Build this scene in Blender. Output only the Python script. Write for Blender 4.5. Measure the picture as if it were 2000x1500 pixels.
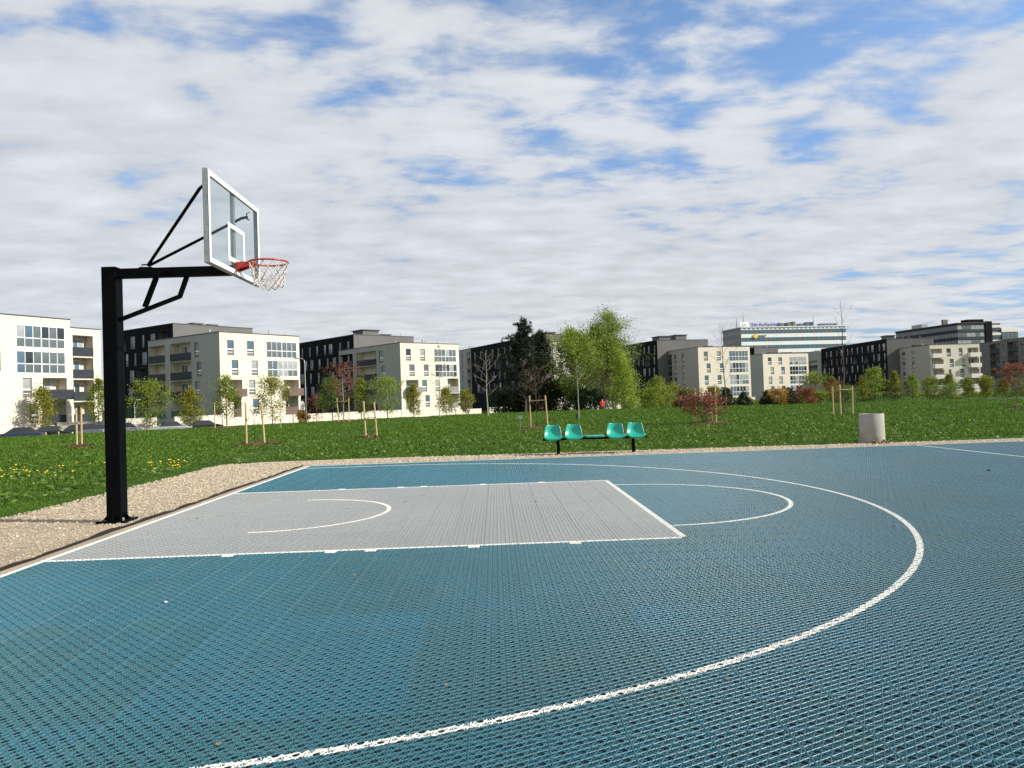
import bpy, math, random
import numpy as np
from mathutils import Vector, Matrix
for o in list(bpy.data.objects): bpy.data.objects.remove(o)
S = bpy.context.scene
COL = S.collection
R = math.radians
random.seed(7)
rng = np.random.default_rng(7)

# ------------------------------------------------------------------ camera
CAM = Vector((4.0115, -9.2451, 1.2923))
yaw, pitch, roll = 0.022779, 0.019782, -0.03308
F = Vector((math.sin(yaw)*math.cos(pitch), math.cos(yaw)*math.cos(pitch), math.sin(pitch)))
Rt = Vector((math.cos(yaw), -math.sin(yaw), 0)); Up = Rt.cross(F)
R2 = Rt*math.cos(roll)+Up*math.sin(roll); U2 = -Rt*math.sin(roll)+Up*math.cos(roll)
cam_d = bpy.data.cameras.new('camera'); cam = bpy.data.objects.new('camera', cam_d); COL.objects.link(cam)
cam.matrix_world = Matrix(((R2.x, U2.x, -F.x, CAM.x), (R2.y, U2.y, -F.y, CAM.y), (R2.z, U2.z, -F.z, CAM.z), (0, 0, 0, 1)))
cam_d.sensor_fit = 'HORIZONTAL'; cam_d.sensor_width = 36; cam_d.lens = 1484.56/2000*36
cam_d.clip_start = .05; cam_d.clip_end = 5000
S.camera = cam
S.render.resolution_x, S.render.resolution_y = 1024, 768
vs = S.view_settings
vs.view_transform = 'Standard'; vs.look = 'None'; vs.exposure = 0.42; vs.gamma = 1; vs.use_curve_mapping = False

# ------------------------------------------------------------------ sun and sky
SUN_EL = R(31); SUN_AZ = (0.968, -0.25)             # direction towards the sun on the ground plane
sun_dir = Vector((SUN_AZ[0]*math.cos(SUN_EL), SUN_AZ[1]*math.cos(SUN_EL), math.sin(SUN_EL))).normalized()
sl = bpy.data.lights.new('sun', 'SUN'); sl.energy = 5.0; sl.angle = R(.53); sl.color = (1, .945, .85)
so = bpy.data.objects.new('sun', sl); COL.objects.link(so)
so.rotation_euler = sun_dir.to_track_quat('Z', 'Y').to_euler(); so.location = (30, -10, 40)

W = bpy.data.worlds.new('World'); S.world = W; W.use_nodes = True
nt = W.node_tree; nt.nodes.clear()
def N(t, **k):
    n = nt.nodes.new(t)
    for a, b in k.items(): setattr(n, a, b)
    return n
def link(a, b): nt.links.new(a, b)
def wmath(op, a, b=None, c=None, clamp=False):
    n = N('ShaderNodeMath', operation=op, use_clamp=clamp)
    for i, v in enumerate((a, b, c)):
        if v is None: continue
        if isinstance(v, (int, float)): n.inputs[i].default_value = v
        else: link(v, n.inputs[i])
    return n.outputs[0]
out = N('ShaderNodeOutputWorld'); bg = N('ShaderNodeBackground'); link(bg.outputs[0], out.inputs[0])
sky = N('ShaderNodeTexSky', sky_type='NISHITA', sun_disc=False)
sky.sun_elevation = SUN_EL; sky.sun_rotation = math.atan2(SUN_AZ[0], SUN_AZ[1]); sky.altitude = 50
sky.air_density = 1.0; sky.dust_density = .4; sky.ozone_density = 2.2
tc = N('ShaderNodeTexCoord'); sep = N('ShaderNodeSeparateXYZ'); link(tc.outputs['Generated'], sep.inputs[0])
zz = wmath('ADD', wmath('MAXIMUM', sep.outputs[2], 0.0), 0.10)
px = wmath('DIVIDE', sep.outputs[0], zz); py = wmath('DIVIDE', sep.outputs[1], zz)
comb = N('ShaderNodeCombineXYZ'); link(px, comb.inputs[0]); link(py, comb.inputs[1])
def noise(vec, scale, detail, rough, loc=(0, 0, 0), rot=0, scl=(1, 1, 1), dist=0):
    m = N('ShaderNodeMapping'); m.inputs['Location'].default_value = loc; m.inputs['Rotation'].default_value = (0, 0, rot); m.inputs['Scale'].default_value = scl
    link(vec, m.inputs[0]); n = N('ShaderNodeTexNoise'); n.inputs['Scale'].default_value = scale; n.inputs['Detail'].default_value = detail
    n.inputs['Roughness'].default_value = rough; n.inputs['Distortion'].default_value = dist; link(m.outputs[0], n.inputs[0]); return n.outputs[0]
big = noise(comb.outputs[0], .42, 2, .5, (2.45, 1.7, 0), 0, (1, 1, 1))
mid = noise(comb.outputs[0], 1.5, 5, .55, (.75, 8.1, 0), R(12), (.85, 1.1, 1), .2)
rip = noise(comb.outputs[0], 4.3, 6, .56, (0, 4, 0), R(-10), (.8, 1.15, 1), .15)
cov = wmath('ADD', wmath('MULTIPLY', big, .85), wmath('ADD', wmath('MULTIPLY', mid, .55), wmath('MULTIPLY', rip, .8)))
cov = wmath('ADD', cov, wmath('ADD', wmath('MULTIPLY', px, -.045), .068))            # the cloud sheet thins out towards the right
lowb = wmath('MULTIPLY', wmath('SUBTRACT', .40, sep.outputs[2], clamp=True), .36)
cov = wmath('ADD', cov, lowb)
mask = N('ShaderNodeMapRange', interpolation_type='SMOOTHSTEP'); mask.inputs[1].default_value = .92; mask.inputs[2].default_value = 1.14
link(cov, mask.inputs[0])
shade = N('ShaderNodeMapRange'); shade.inputs[1].default_value = .32; shade.inputs[2].default_value = .68; shade.inputs[3].default_value = .82; shade.inputs[4].default_value = 1.14
link(wmath('ADD', wmath('MULTIPLY', rip, .75), wmath('MULTIPLY', mid, .25)), shade.inputs[0])
ccol = N('ShaderNodeMix', data_type='RGBA', blend_type='MULTIPLY'); ccol.inputs[0].default_value = 1
ccol.inputs[6].default_value = (7.3, 7.6, 8.0, 1); link(shade.outputs[0], ccol.inputs[7])
gain = N('ShaderNodeMix', data_type='RGBA', blend_type='MULTIPLY'); gain.inputs[0].default_value = 1; gain.inputs[7].default_value = (1.05, 1.45, 1.9, 1)
hz = N('ShaderNodeMapRange'); hz.inputs[1].default_value = 0; hz.inputs[2].default_value = .35; link(sep.outputs[2], hz.inputs[0])
gcol = N('ShaderNodeMix', data_type='RGBA'); gcol.inputs[6].default_value = (.66, .80, 1.22, 1); gcol.inputs[7].default_value = (1.75, 1.9, 2.05, 1); link(hz.outputs[0], gcol.inputs[0]); link(gcol.outputs[2], gain.inputs[7])
link(sky.outputs[0], gain.inputs[6])
mixc = N('ShaderNodeMix', data_type='RGBA'); link(wmath('MULTIPLY', mask.outputs[0], .95), mixc.inputs[0]); link(gain.outputs[2], mixc.inputs[6]); link(ccol.outputs[2], mixc.inputs[7])
link(mixc.outputs[2], bg.inputs[0]); bg.inputs[1].default_value = .072

# ------------------------------------------------------------------ materials
M = {}
def newmat(name):
    m = bpy.data.materials.new(name); m.use_nodes = True; M[name] = m
    t = m.node_tree; b = t.nodes['Principled BSDF']; return m, t, b
def mat(name, col, rough=.6, var=.12, scale=3., bump=0., bscale=40., metal=0., spec=.5, coord='Object', stretch=(1, 1, 1)):
    """principled colour with procedural variation in colour and optional fine relief"""
    m, t, b = newmat(name); n = t.nodes
    tcn = n.new('ShaderNodeTexCoord'); mp = n.new('ShaderNodeMapping'); mp.inputs['Scale'].default_value = stretch
    t.links.new(tcn.outputs[coord], mp.inputs[0])
    nz = n.new('ShaderNodeTexNoise'); nz.inputs['Scale'].default_value = scale; nz.inputs['Detail'].default_value = 4; t.links.new(mp.outputs[0], nz.inputs[0])
    rp = n.new('ShaderNodeValToRGB'); e = rp.color_ramp.elements
    e[0].position, e[1].position = .32, .68
    e[0].color = tuple(max(0, c*(1-var)) for c in col)+(1,); e[1].color = tuple(min(1, c*(1+var)) for c in col)+(1,)
    t.links.new(nz.outputs[0], rp.inputs[0]); t.links.new(rp.outputs[0], b.inputs['Base Color'])
    b.inputs['Roughness'].default_value = rough; b.inputs['Metallic'].default_value = metal
    b.inputs['Specular IOR Level'].default_value = spec
    if bump:
        n2 = n.new('ShaderNodeTexNoise'); n2.inputs['Scale'].default_value = bscale; n2.inputs['Detail'].default_value = 3; t.links.new(mp.outputs[0], n2.inputs[0])
        bp = n.new('ShaderNodeBump'); bp.inputs['Strength'].default_value = bump; bp.inputs['Distance'].default_value = .02
        t.links.new(n2.outputs[0], bp.inputs['Height']); t.links.new(bp.outputs[0], b.inputs['Normal'])
    return m
def leafmat(name, a, bcol, scale=1.2, trans=.35):
    m, t, b = newmat(name); n = t.nodes
    tcn = n.new('ShaderNodeNewGeometry'); nz = n.new('ShaderNodeTexNoise'); nz.inputs['Scale'].default_value = scale; nz.inputs['Detail'].default_value = 5
    t.links.new(tcn.outputs['Position'], nz.inputs[0])
    w = n.new('ShaderNodeMath'); w.operation = 'MULTIPLY_ADD'; w.inputs[1].default_value = .55; t.links.new(tcn.outputs['Random Per Island'], w.inputs[0]); 
    w2 = n.new('ShaderNodeMath'); w2.operation = 'MULTIPLY'; w2.inputs[1].default_value = .5; t.links.new(nz.outputs[0], w2.inputs[0]); t.links.new(w2.outputs[0], w.inputs[2])
    rp = n.new('ShaderNodeValToRGB'); e = rp.color_ramp.elements; e[0].position, e[1].position = .2, .78
    e[0].color = a+(1,); e[1].color = bcol+(1,); t.links.new(w.outputs[0], rp.inputs[0])
    t.links.new(rp.outputs[0], b.inputs['Base Color']); b.inputs['Roughness'].default_value = .55; b.inputs['Specular IOR Level'].default_value = .3
    tr = n.new('ShaderNodeBsdfTranslucent'); t.links.new(rp.outputs[0], tr.inputs[0])
    mx = n.new('ShaderNodeMixShader'); mx.inputs[0].default_value = trans
    t.links.new(b.outputs[0], mx.inputs[1]); t.links.new(tr.outputs[0], mx.inputs[2])
    t.links.new(mx.outputs[0], n['Material Output'].inputs[0]); return m
def tilemat(name, c0, c1, dirt):
    """moulded plastic court tile: colour differs a little from tile to tile, with dusty patches"""
    m, t, b = newmat(name); n = t.nodes; L = t.links.new
    g = n.new('ShaderNodeNewGeometry'); dv = n.new('ShaderNodeVectorMath'); dv.operation = 'MULTIPLY'; dv.inputs[1].default_value = (1/.302, 1/.302, 0)
    ad = n.new('ShaderNodeVectorMath'); ad.operation = 'ADD'; ad.inputs[1].default_value = (.055, 0, 0); L(g.outputs['Position'], ad.inputs[0]); L(ad.outputs[0], dv.inputs[0])
    fl = n.new('ShaderNodeVectorMath'); fl.operation = 'FLOOR'; L(dv.outputs[0], fl.inputs[0])
    wn = n.new('ShaderNodeTexWhiteNoise'); wn.noise_dimensions = '2D'; L(fl.outputs[0], wn.inputs[0])
    nz = n.new('ShaderNodeTexNoise'); nz.inputs['Scale'].default_value = .55; nz.inputs['Detail'].default_value = 4; L(g.outputs['Position'], nz.inputs[0])
    s = n.new('ShaderNodeMath'); s.operation = 'MULTIPLY_ADD'; s.inputs[1].default_value = .2; L(wn.outputs[0], s.inputs[0])
    s2 = n.new('ShaderNodeMath'); s2.operation = 'MULTIPLY'; s2.inputs[1].default_value = .8; L(nz.outputs[0], s2.inputs[0]); L(s2.outputs[0], s.inputs[2])
    dv4 = n.new('ShaderNodeVectorMath'); dv4.operation = 'MULTIPLY'; dv4.inputs[1].default_value = (.25, .2, 0); L(fl.outputs[0], dv4.inputs[0])      # tiles were laid in sheets of four by five
    f4 = n.new('ShaderNodeVectorMath'); f4.operation = 'FLOOR'; L(dv4.outputs[0], f4.inputs[0]); w4 = n.new('ShaderNodeTexWhiteNoise'); w4.noise_dimensions = '2D'; L(f4.outputs[0], w4.inputs[0])
    s4 = n.new('ShaderNodeMath'); s4.operation = 'MULTIPLY_ADD'; s4.inputs[1].default_value = .3; L(w4.outputs[0], s4.inputs[0]); L(s.outputs[0], s4.inputs[2])
    rp = n.new('ShaderNodeValToRGB'); e = rp.color_ramp.elements; e[0].position, e[1].position = .35, 1.0; e[0].color = c0+(1,); e[1].color = c1+(1,)
    L(s4.outputs[0], rp.inputs[0])
    nd = n.new('ShaderNodeTexNoise'); nd.inputs['Scale'].default_value = 2.3; nd.inputs['Detail'].default_value = 7; nd.inputs['Roughness'].default_value = .65; L(g.outputs['Position'], nd.inputs[0])
    dr = n.new('ShaderNodeMapRange'); dr.inputs[1].default_value = .50; dr.inputs[2].default_value = .78; dr.inputs[3].default_value = 0.03; dr.inputs[4].default_value = .42; L(nd.outputs[0], dr.inputs[0])
    mx = n.new('ShaderNodeMix'); mx.data_type = 'RGBA'; L(dr.outputs[0], mx.inputs[0]); L(rp.outputs[0], mx.inputs[6]); mx.inputs[7].default_value = dirt+(1,)
    L(mx.outputs[2], b.inputs['Base Color']); b.inputs['Roughness'].default_value = .36; b.inputs['Specular IOR Level'].default_value = .42
    b.inputs['Sheen Weight'].default_value = .22; b.inputs['Sheen Roughness'].default_value = .35; b.inputs['Sheen Tint'].default_value = (.86, .93, 1, 1)   # fine dust
    return m
def glassmat(name, col, rough=.06, spec=.8):
    m = mat(name, col, rough, .25, .6, 0, 1, 0, spec); return m

tilemat('tile_blue', (.003, .082, .106), (.002, .110, .172), (.045, .12, .11))
tilemat('tile_grey', (.222, .232, .232), (.255, .265, .265), (.21, .205, .185))
mat('line_paint', (.66, .66, .61), .6, .14, 22)
mat('court_base', (.012, .050, .064), .9, .3, 12, .4, 60, coord='Object')
mat('gravel_sheet', (.37, .298, .205), .95, .22, 1.1, .9, 55)
mat('pebble', (.39, .322, .23), .9, .5, 14)
mat('soil_edge', (.006, .004, .003), .95, .4, 6, .6, 30)
mat('soil', (.20, .155, .11), .95, .35, 8, .6, 40)
mat('asphalt', (.055, .055, .057), .9, .2, 4, .3, 60)
mat('paving', (.28, .27, .25), .9, .15, 2)
mat('black_steel', (.0016, .0022, .003), .5, .25, 6, .05, 90, spec=.06)
mat('galv', (.33, .36, .37), .42, .15, 14, 0, 1, .55)
mat('board_white', (.74, .74, .73), .4, .03, 6)
mat('rim_red', (.42, .035, .022), .4, .2, 20)
mat('net_rope', (.55, .49, .42), .8, .3, 30)
mat('seat_green', (.012, .33, .24), .3, .12, 5)
mat('seat_worn', (.03, .30, .23), .5, .2, 8)
mat('concrete', (.33, .32, .285), .9, .14, 3.5, .35, 45)
mat('wood_stake', (.46, .34, .17), .75, .2, 9, .2, 30, stretch=(6, 6, .6))
mat('wood_old', (.42, .27, .17), .8, .2, 9, .2, 30, stretch=(6, 6, .6))
mat('mulch', (.11, .042, .026), .95, .6, 25, .6, 40)
mat('bark', (.09, .072, .056), .9, .3, 9, .5, 30, stretch=(1, 1, .3))
mat('bark_pale', (.33, .29, .24), .85, .25, 9, .3, 30, stretch=(1, 1, .3))
mat('plaster', (.62, .57, .465), .85, .05, .35, .05, 9)
mat('plaster_b', (.62, .565, .465), .85, .05, .35, .05, 9)
mat('plaster_c', (.62, .59, .53), .85, .05, .35, .05, 9)
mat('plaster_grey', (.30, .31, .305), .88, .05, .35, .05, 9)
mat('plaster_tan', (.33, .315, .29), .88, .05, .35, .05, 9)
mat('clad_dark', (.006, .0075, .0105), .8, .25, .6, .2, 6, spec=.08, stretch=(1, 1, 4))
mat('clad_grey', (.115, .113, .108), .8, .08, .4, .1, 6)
mat('roof_metal', (.05, .05, .055), .6, .2, 2)
mat('frame_white', (.78, .78, .76), .5, .04, 3)
mat('frame_grey', (.13, .125, .115), .6, .08, 3)
mat('parapet_dark', (.028, .034, .042), .6, .2, 2, spec=.2)
mat('parapet_grey', (.20, .19, .185), .6, .2, 2)
mat('parapet_brown', (.115, .075, .058), .7, .2, 2)
mat('parapet_white', (.66, .64, .58), .7, .1, 2)
glassmat('glass_dark', (.02, .026, .03)); glassmat('glass_blue', (.07, .12, .17)); glassmat('glass_mid', (.10, .125, .13), .1, .7); glassmat('glass_curtain', (.30, .325, .32), .2, .6)
glassmat('glass_teal', (.06, .125, .15), .05, 1.); glassmat('glass_tint', (.018, .04, .055), .05, 1.)
mat('band_white', (.72, .73, .72), .5, .05, .4)
mat('logo_yellow', (.75, .55, .06), .5, .1, 2); mat('sign_blue', (.03, .06, .2), .5, .1, 2)
mat('car_blue', (.02, .03, .06), .25, .1, 3, spec=.8); mat('car_black', (.012, .012, .014), .22, .1, 3, spec=.8); mat('car_silver', (.36, .37, .38), .3, .08, 3, metal=.4); mat('car_grey', (.09, .10, .11), .28, .1, 3, spec=.8)
mat('tyre', (.02, .02, .02), .85, .2, 9); mat('rimmetal', (.4, .4, .41), .35, .1, 9, metal=.7); mat('lamp_clear', (.7, .7, .68), .15, .05, 9); mat('lamp_red', (.35, .02, .02), .25, .1, 9)
mat('lamp_pole', (.34, .35, .35), .5, .1, 4, metal=.3); mat('mesh_green', (.03, .085, .06), .7, .3, 3); mat('flag', (.78, .78, .76), .7, .05, 3); mat('print_grey', (.2, .2, .22), .7, .1, 3)
mat('skin', (.45, .28, .2), .6, .1, 9); mat('red_cloth', (.55, .03, .035), .8, .2, 12); mat('dark_cloth', (.02, .022, .03), .85, .2, 9); mat('hair', (.02, .014, .01), .7, .2, 20)
mat('petal', (.80, .52, .02), .6, .15, 30); mat('stem_green', (.06, .14, .02), .7, .2, 20); mat('stone_dark', (.05, .05, .05), .8, .3, 20); mat('leaf_dry', (.26, .19, .10), .8, .5, 20); mat('sign_grey', (.34, .37, .38), .5, .1, 5); mat('guard_black', (.015, .015, .015), .7, .2, 5)
leafmat('leaf_spring', (.085, .125, .008), (.25, .30, .03)); leafmat('leaf_yellow', (.12, .125, .008), (.30, .30, .035)); leafmat('leaf_fresh', (.10, .16, .014), (.30, .38, .05)); leafmat('leaf_willow', (.17, .25, .02), (.38, .47, .07))
leafmat('leaf_green', (.05, .095, .016), (.15, .22, .04)); leafmat('leaf_red', (.10, .028, .018), (.27, .085, .05)); leafmat('leaf_orange', (.11, .034, .018), (.27, .095, .045)); leafmat('leaf_amber', (.22, .13, .02), (.45, .28, .05))
leafmat('needle', (.006, .013, .005), (.028, .042, .013), 1.5, .1); leafmat('needle_yew', (.012, .028, .012), (.045, .075, .03), 1.5, .1)
leafmat('grass_blade', (.014, .050, .002), (.112, .222, .010), .9, .3)

# ground (soil and short turf under the blades)
def turfmat():
    m, t, b = newmat('turf'); n = t.nodes; L = t.links.new
    g = n.new('ShaderNodeNewGeometry')
    a = n.new('ShaderNodeTexNoise'); a.inputs['Scale'].default_value = .22; a.inputs['Detail'].default_value = 6; L(g.outputs['Position'], a.inputs[0])
    c = n.new('ShaderNodeTexNoise'); c.inputs['Scale'].default_value = 6; c.inputs['Detail'].default_value = 6; c.inputs['Roughness'].default_value = .7; L(g.outputs['Position'], c.inputs[0])
    ad = n.new('ShaderNodeMath'); ad.operation = 'ADD'; L(a.outputs[0], ad.inputs[0]); L(c.outputs[0], ad.inputs[1])
    h = n.new('ShaderNodeMath'); h.operation = 'MULTIPLY'; h.inputs[1].default_value = .5; L(ad.outputs[0], h.inputs[0])
    rp = n.new('ShaderNodeValToRGB'); e = rp.color_ramp.elements; e[0].position, e[1].position = .34, .64; e[0].color = (.009, .032, .002, 1); e[1].color = (.055, .118, .007, 1)
    L(h.outputs[0], rp.inputs[0]); L(rp.outputs[0], b.inputs['Base Color']); b.inputs['Roughness'].default_value = .9; b.inputs['Specular IOR Level'].default_value = .15
    bp = n.new('ShaderNodeBump'); bp.inputs['Strength'].default_value = 1; bp.inputs['Distance'].default_value = .08; L(c.outputs[0], bp.inputs['Height']); L(bp.outputs[0], b.inputs['Normal'])
turfmat()
# clear backboard pane: mostly see-through, a little reflection
m, t, b = newmat('clear_pane'); n = t.nodes
tr = n.new('ShaderNodeBsdfTransparent'); tr.inputs[0].default_value = (.90, .93, .93, 1); gl = n.new('ShaderNodeBsdfGlossy'); gl.inputs['Roughness'].default_value = .03
mx = n.new('ShaderNodeMixShader'); mx.inputs[0].default_value = .05; t.links.new(tr.outputs[0], mx.inputs[1]); t.links.new(gl.outputs[0], mx.inputs[2]); t.links.new(mx.outputs[0], n['Material Output'].inputs[0])

# ------------------------------------------------------------------ mesh helpers
class MB:
    def __init__(s): s.v = []; s.f = []; s.m = []; s.mats = []
    def mi(s, mt):
        if mt not in s.mats: s.mats.append(mt)
        return s.mats.index(mt)
    def quad(s, a, b, c, d, mt):
        i = len(s.v); s.v += [a, b, c, d]; s.f.append((i, i+1, i+2, i+3)); s.m.append(s.mi(mt))
    def box(s, x0, x1, y0, y1, z0, z1, mt, skip=''):
        i = len(s.v); s.v += [(x0, y0, z0), (x1, y0, z0), (x1, y1, z0), (x0, y1, z0), (x0, y0, z1), (x1, y0, z1), (x1, y1, z1), (x0, y1, z1)]
        k = s.mi(mt)
        for nme, q in (('b', (0, 3, 2, 1)), ('t', (4, 5, 6, 7)), ('f', (0, 1, 5, 4)), ('r', (1, 2, 6, 5)), ('k', (2, 3, 7, 6)), ('l', (3, 0, 4, 7))):
            if nme not in skip: s.f.append(tuple(i+j for j in q)); s.m.append(k)
    def tube(s, pts, rad, mt, n=8, cap=True, up=None):
        pts = [Vector(p) for p in pts]; rings = []; k = s.mi(mt)
        if isinstance(rad, (int, float)): rad = [rad]*len(pts)
        for j, p in enumerate(pts):
            d = (pts[min(j+1, len(pts)-1)]-pts[max(j-1, 0)]).normalized()
            ref = Vector(up) if up else (Vector((0, 0, 1)) if abs(d.z) < .9 else Vector((1, 0, 0)))
            a = d.cross(ref).normalized(); c = a.cross(d).normalized(); i = len(s.v)
            for q in range(n):
                th = 2*math.pi*(q+.5)/n; s.v.append(tuple(p+(a*math.cos(th)+c*math.sin(th))*rad[j]))
            rings.append(i)
        for j in range(len(rings)-1):
            for q in range(n):
                q2 = (q+1) % n; s.f.append((rings[j]+q, rings[j]+q2, rings[j+1]+q2, rings[j+1]+q)); s.m.append(k)
        if cap:
            s.f.append(tuple(rings[0]+q for q in range(n))); s.m.append(k); s.f.append(tuple(rings[-1]+q for q in reversed(range(n)))); s.m.append(k)
    def bar(s, a, b, w, h, mt, up=(0, 1, 0)):
        """square section bar from a to b"""
        a, b = Vector(a), Vector(b); d = (b-a).normalized(); x = d.cross(Vector(up)).normalized(); y = x.cross(d).normalized(); i = len(s.v); k = s.mi(mt)
        for p in (a, b):
            for sx, sy in ((-1, -1), (1, -1), (1, 1), (-1, 1)): s.v.append(tuple(p+x*sx*w/2+y*sy*h/2))
        for q in ((0, 1, 2, 3), (7, 6, 5, 4), (0, 4, 5, 1), (1, 5, 6, 2), (2, 6, 7, 3), (3, 7, 4, 0)): s.f.append(tuple(i+j for j in q)); s.m.append(k)
    def prism(s, poly, y0, y1, mt):
        """polygon in x,z extruded along y"""
        i = len(s.v); nn = len(poly); k = s.mi(mt)
        for y in (y0, y1): s.v += [(x, y, z) for x, z in poly]
        s.f.append(tuple(i+j for j in range(nn))); s.m.append(k); s.f.append(tuple(i+nn+j for j in reversed(range(nn)))); s.m.append(k)
        for j in range(nn): j2 = (j+1) % nn; s.f.append((i+j2, i+j, i+nn+j, i+nn+j2)); s.m.append(k)
    def lathe(s, prof, mt, n=32, c=(0, 0)):
        k = s.mi(mt); i = len(s.v)
        for r, z in prof:
            for q in range(n): th = 2*math.pi*q/n; s.v.append((c[0]+r*math.cos(th), c[1]+r*math.sin(th), z))
        for j in range(len(prof)-1):
            for q in range(n): q2 = (q+1) % n; s.f.append((i+j*n+q, i+j*n+q2, i+(j+1)*n+q2, i+(j+1)*n+q)); s.m.append(k)
    def mesh(s, name, smooth=False, fix=True):
        me = bpy.data.meshes.new(name); me.from_pydata(s.v, [], s.f)
        for mt in s.mats: me.materials.append(M[mt])
        me.polygons.foreach_set('material_index', s.m)
        if fix:
            import bmesh
            bm = bmesh.new(); bm.from_mesh(me); bmesh.ops.recalc_face_normals(bm, faces=bm.faces); bm.to_mesh(me); bm.free()
        if smooth: me.polygons.foreach_set('use_smooth', [True]*len(me.polygons))
        me.update(); return me
    def build(s, name, parent=None, smooth=False, loc=(0, 0, 0), rz=0, fix=True): return obj(name, s.mesh(name, smooth, fix), parent, loc, rz)
def obj(name, me, parent=None, loc=(0, 0, 0), rz=0):
    o = bpy.data.objects.new(name, me); COL.objects.link(o); o.location = loc; o.rotation_euler = (0, 0, rz)
    if parent: o.parent = parent
    return o
def tag(o, label=None, cat=None, group=None, kind=None):
    if label: o['label'] = label
    if cat: o['category'] = cat
    if group: o['group'] = group
    if kind: o['kind'] = kind
    return o
def thing(name, label, cat, loc=(0, 0, 0), rz=0, group=None):
    o = obj(name, None, None, loc, rz); o.empty_display_size = .3; return tag(o, label, cat, group)
def copy_tree(o, parent=None):
    c = o.copy(); COL.objects.link(c); c.parent = parent
    for ch in list(o.children): copy_tree(ch, c)
    return c
def npmesh(name, V, Fq, mt, mi=None, smooth=False):
    """mesh from numpy arrays; all faces have the same number of corners"""
    me = bpy.data.meshes.new(name); k = Fq.shape[1]
    me.vertices.add(len(V)); me.vertices.foreach_set('co', np.ascontiguousarray(V, dtype=np.float32).ravel())
    me.loops.add(Fq.size); me.loops.foreach_set('vertex_index', np.ascontiguousarray(Fq, dtype=np.int32).ravel())
    me.polygons.add(len(Fq)); me.polygons.foreach_set('loop_start', np.arange(0, Fq.size, k, dtype=np.int32)); me.polygons.foreach_set('loop_total', np.full(len(Fq), k, dtype=np.int32))
    for x in ([mt] if isinstance(mt, str) else mt): me.materials.append(M[x])
    if mi is not None: me.polygons.foreach_set('material_index', mi.astype(np.int32))
    if smooth: me.polygons.foreach_set('use_smooth', np.ones(len(Fq), dtype=bool))
    me.update(calc_edges=True); return me
def rvec(n):
    v = rng.normal(size=(n, 3)); return v/np.linalg.norm(v, axis=1, keepdims=True)
def leaf_quads(C, size, flat=0., aspect=.7):
    """a small leaf-shaped quad at every point of C, turned at random"""
    n = len(C); a = rvec(n); a[:, 2] *= (1-flat); a /= np.linalg.norm(a, axis=1, keepdims=True)
    b = np.cross(a, rvec(n)); b /= np.linalg.norm(b, axis=1, keepdims=True)
    s = (size*(.6+.8*rng.random(n)))[:, None]
    V = np.stack([C-a*s*.5, C+b*s*aspect*.5, C+a*s*.5, C-b*s*aspect*.5], 1).reshape(-1, 3)
    return V, np.arange(4*n).reshape(-1, 4)

# ------------------------------------------------------------------ terrain
def tz(x, y):
    dx, dy = x-4.0, y+9.2; r = np.hypot(dx, dy); bb = np.degrees(np.arctan2(dx, dy))
    r0 = np.interp(bb, [-60, -32, -15, -2, 10, 35, 60], [52, 53, 60, 72, 74, 72, 72])
    t = np.clip((r-r0)/14, 0, 1); und = .035*np.sin(x*.21+1)*np.cos(y*.17)*np.clip((r-22)/20, 0, 1)
    return -1.4*t*t*(3-2*t)+und-.03
rr = np.concatenate([np.linspace(0, 15, 6), np.linspace(17, 100, 60), np.array([110, 130, 160, 200, 260, 340, 460, 700, 1500, 3000])])
th = np.radians(np.linspace(0, 360, 181)[:-1])
GX = 4+rr[:, None]*np.sin(th)[None]; GY = -9.2+rr[:, None]*np.cos(th)[None]; GZ = tz(GX, GY)
V = np.stack([GX, GY, GZ], -1).reshape(-1, 3); nr, na = len(rr), len(th)
ii, jj = np.meshgrid(np.arange(nr-1), np.arange(na), indexing='ij'); j2 = (jj+1) % na
Fq = np.stack([ii*na+jj, ii*na+j2, (ii+1)*na+j2, (ii+1)*na+jj], -1).reshape(-1, 4)[:, ::-1]
tag(obj('ground', npmesh('ground', V, Fq, 'turf', smooth=True)), kind='structure')
def groundz(x, y): return float(tz(np.float64(x), np.float64(y)))

# street between the lawn and the buildings (lower than the lawn)
mb = MB(); pr = None
for x, y in [(-75, 55), (-60, 63), (-48, 71), (-36, 79), (-24, 87), (-12, 96), (4, 104), (25, 107), (50, 112), (80, 118), (120, 124)]:
    q = ((x+1.5, y-4, -1.405), (x-1.5, y+4, -1.405))
    if pr: mb.quad(pr[0], q[0], q[1], pr[1], 'asphalt')
    pr = q
tag(mb.build('road', fix=False), kind='structure')

# gravel apron round the court, outer edge uneven
def gravel_outline():
    pts = []
    rg = random.Random(3)
    for y in np.arange(-16, 8.2, .35): pts.append((-2.42+.22*math.sin(y*.45)+rg.uniform(-.07, .07), y))
    for x in np.arange(-2.0, 34, .35): pts.append((x, 9.12-.055*x*(1 if x < 15 else 15/x)+.06*math.sin(x*1.3)+rg.uniform(-.07, .07)-(.5 if x < -1.7 else 0)))
    pts += [(34, -16)]
    return pts
GO = gravel_outline()
me = bpy.data.meshes.new('gravel_path'); me.from_pydata([(x, y, -.020) for x, y in GO], [], [tuple(range(len(GO)))]); me.materials.append(M['gravel_sheet'])
tag(obj('gravel_path', me), kind='structure')

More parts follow.
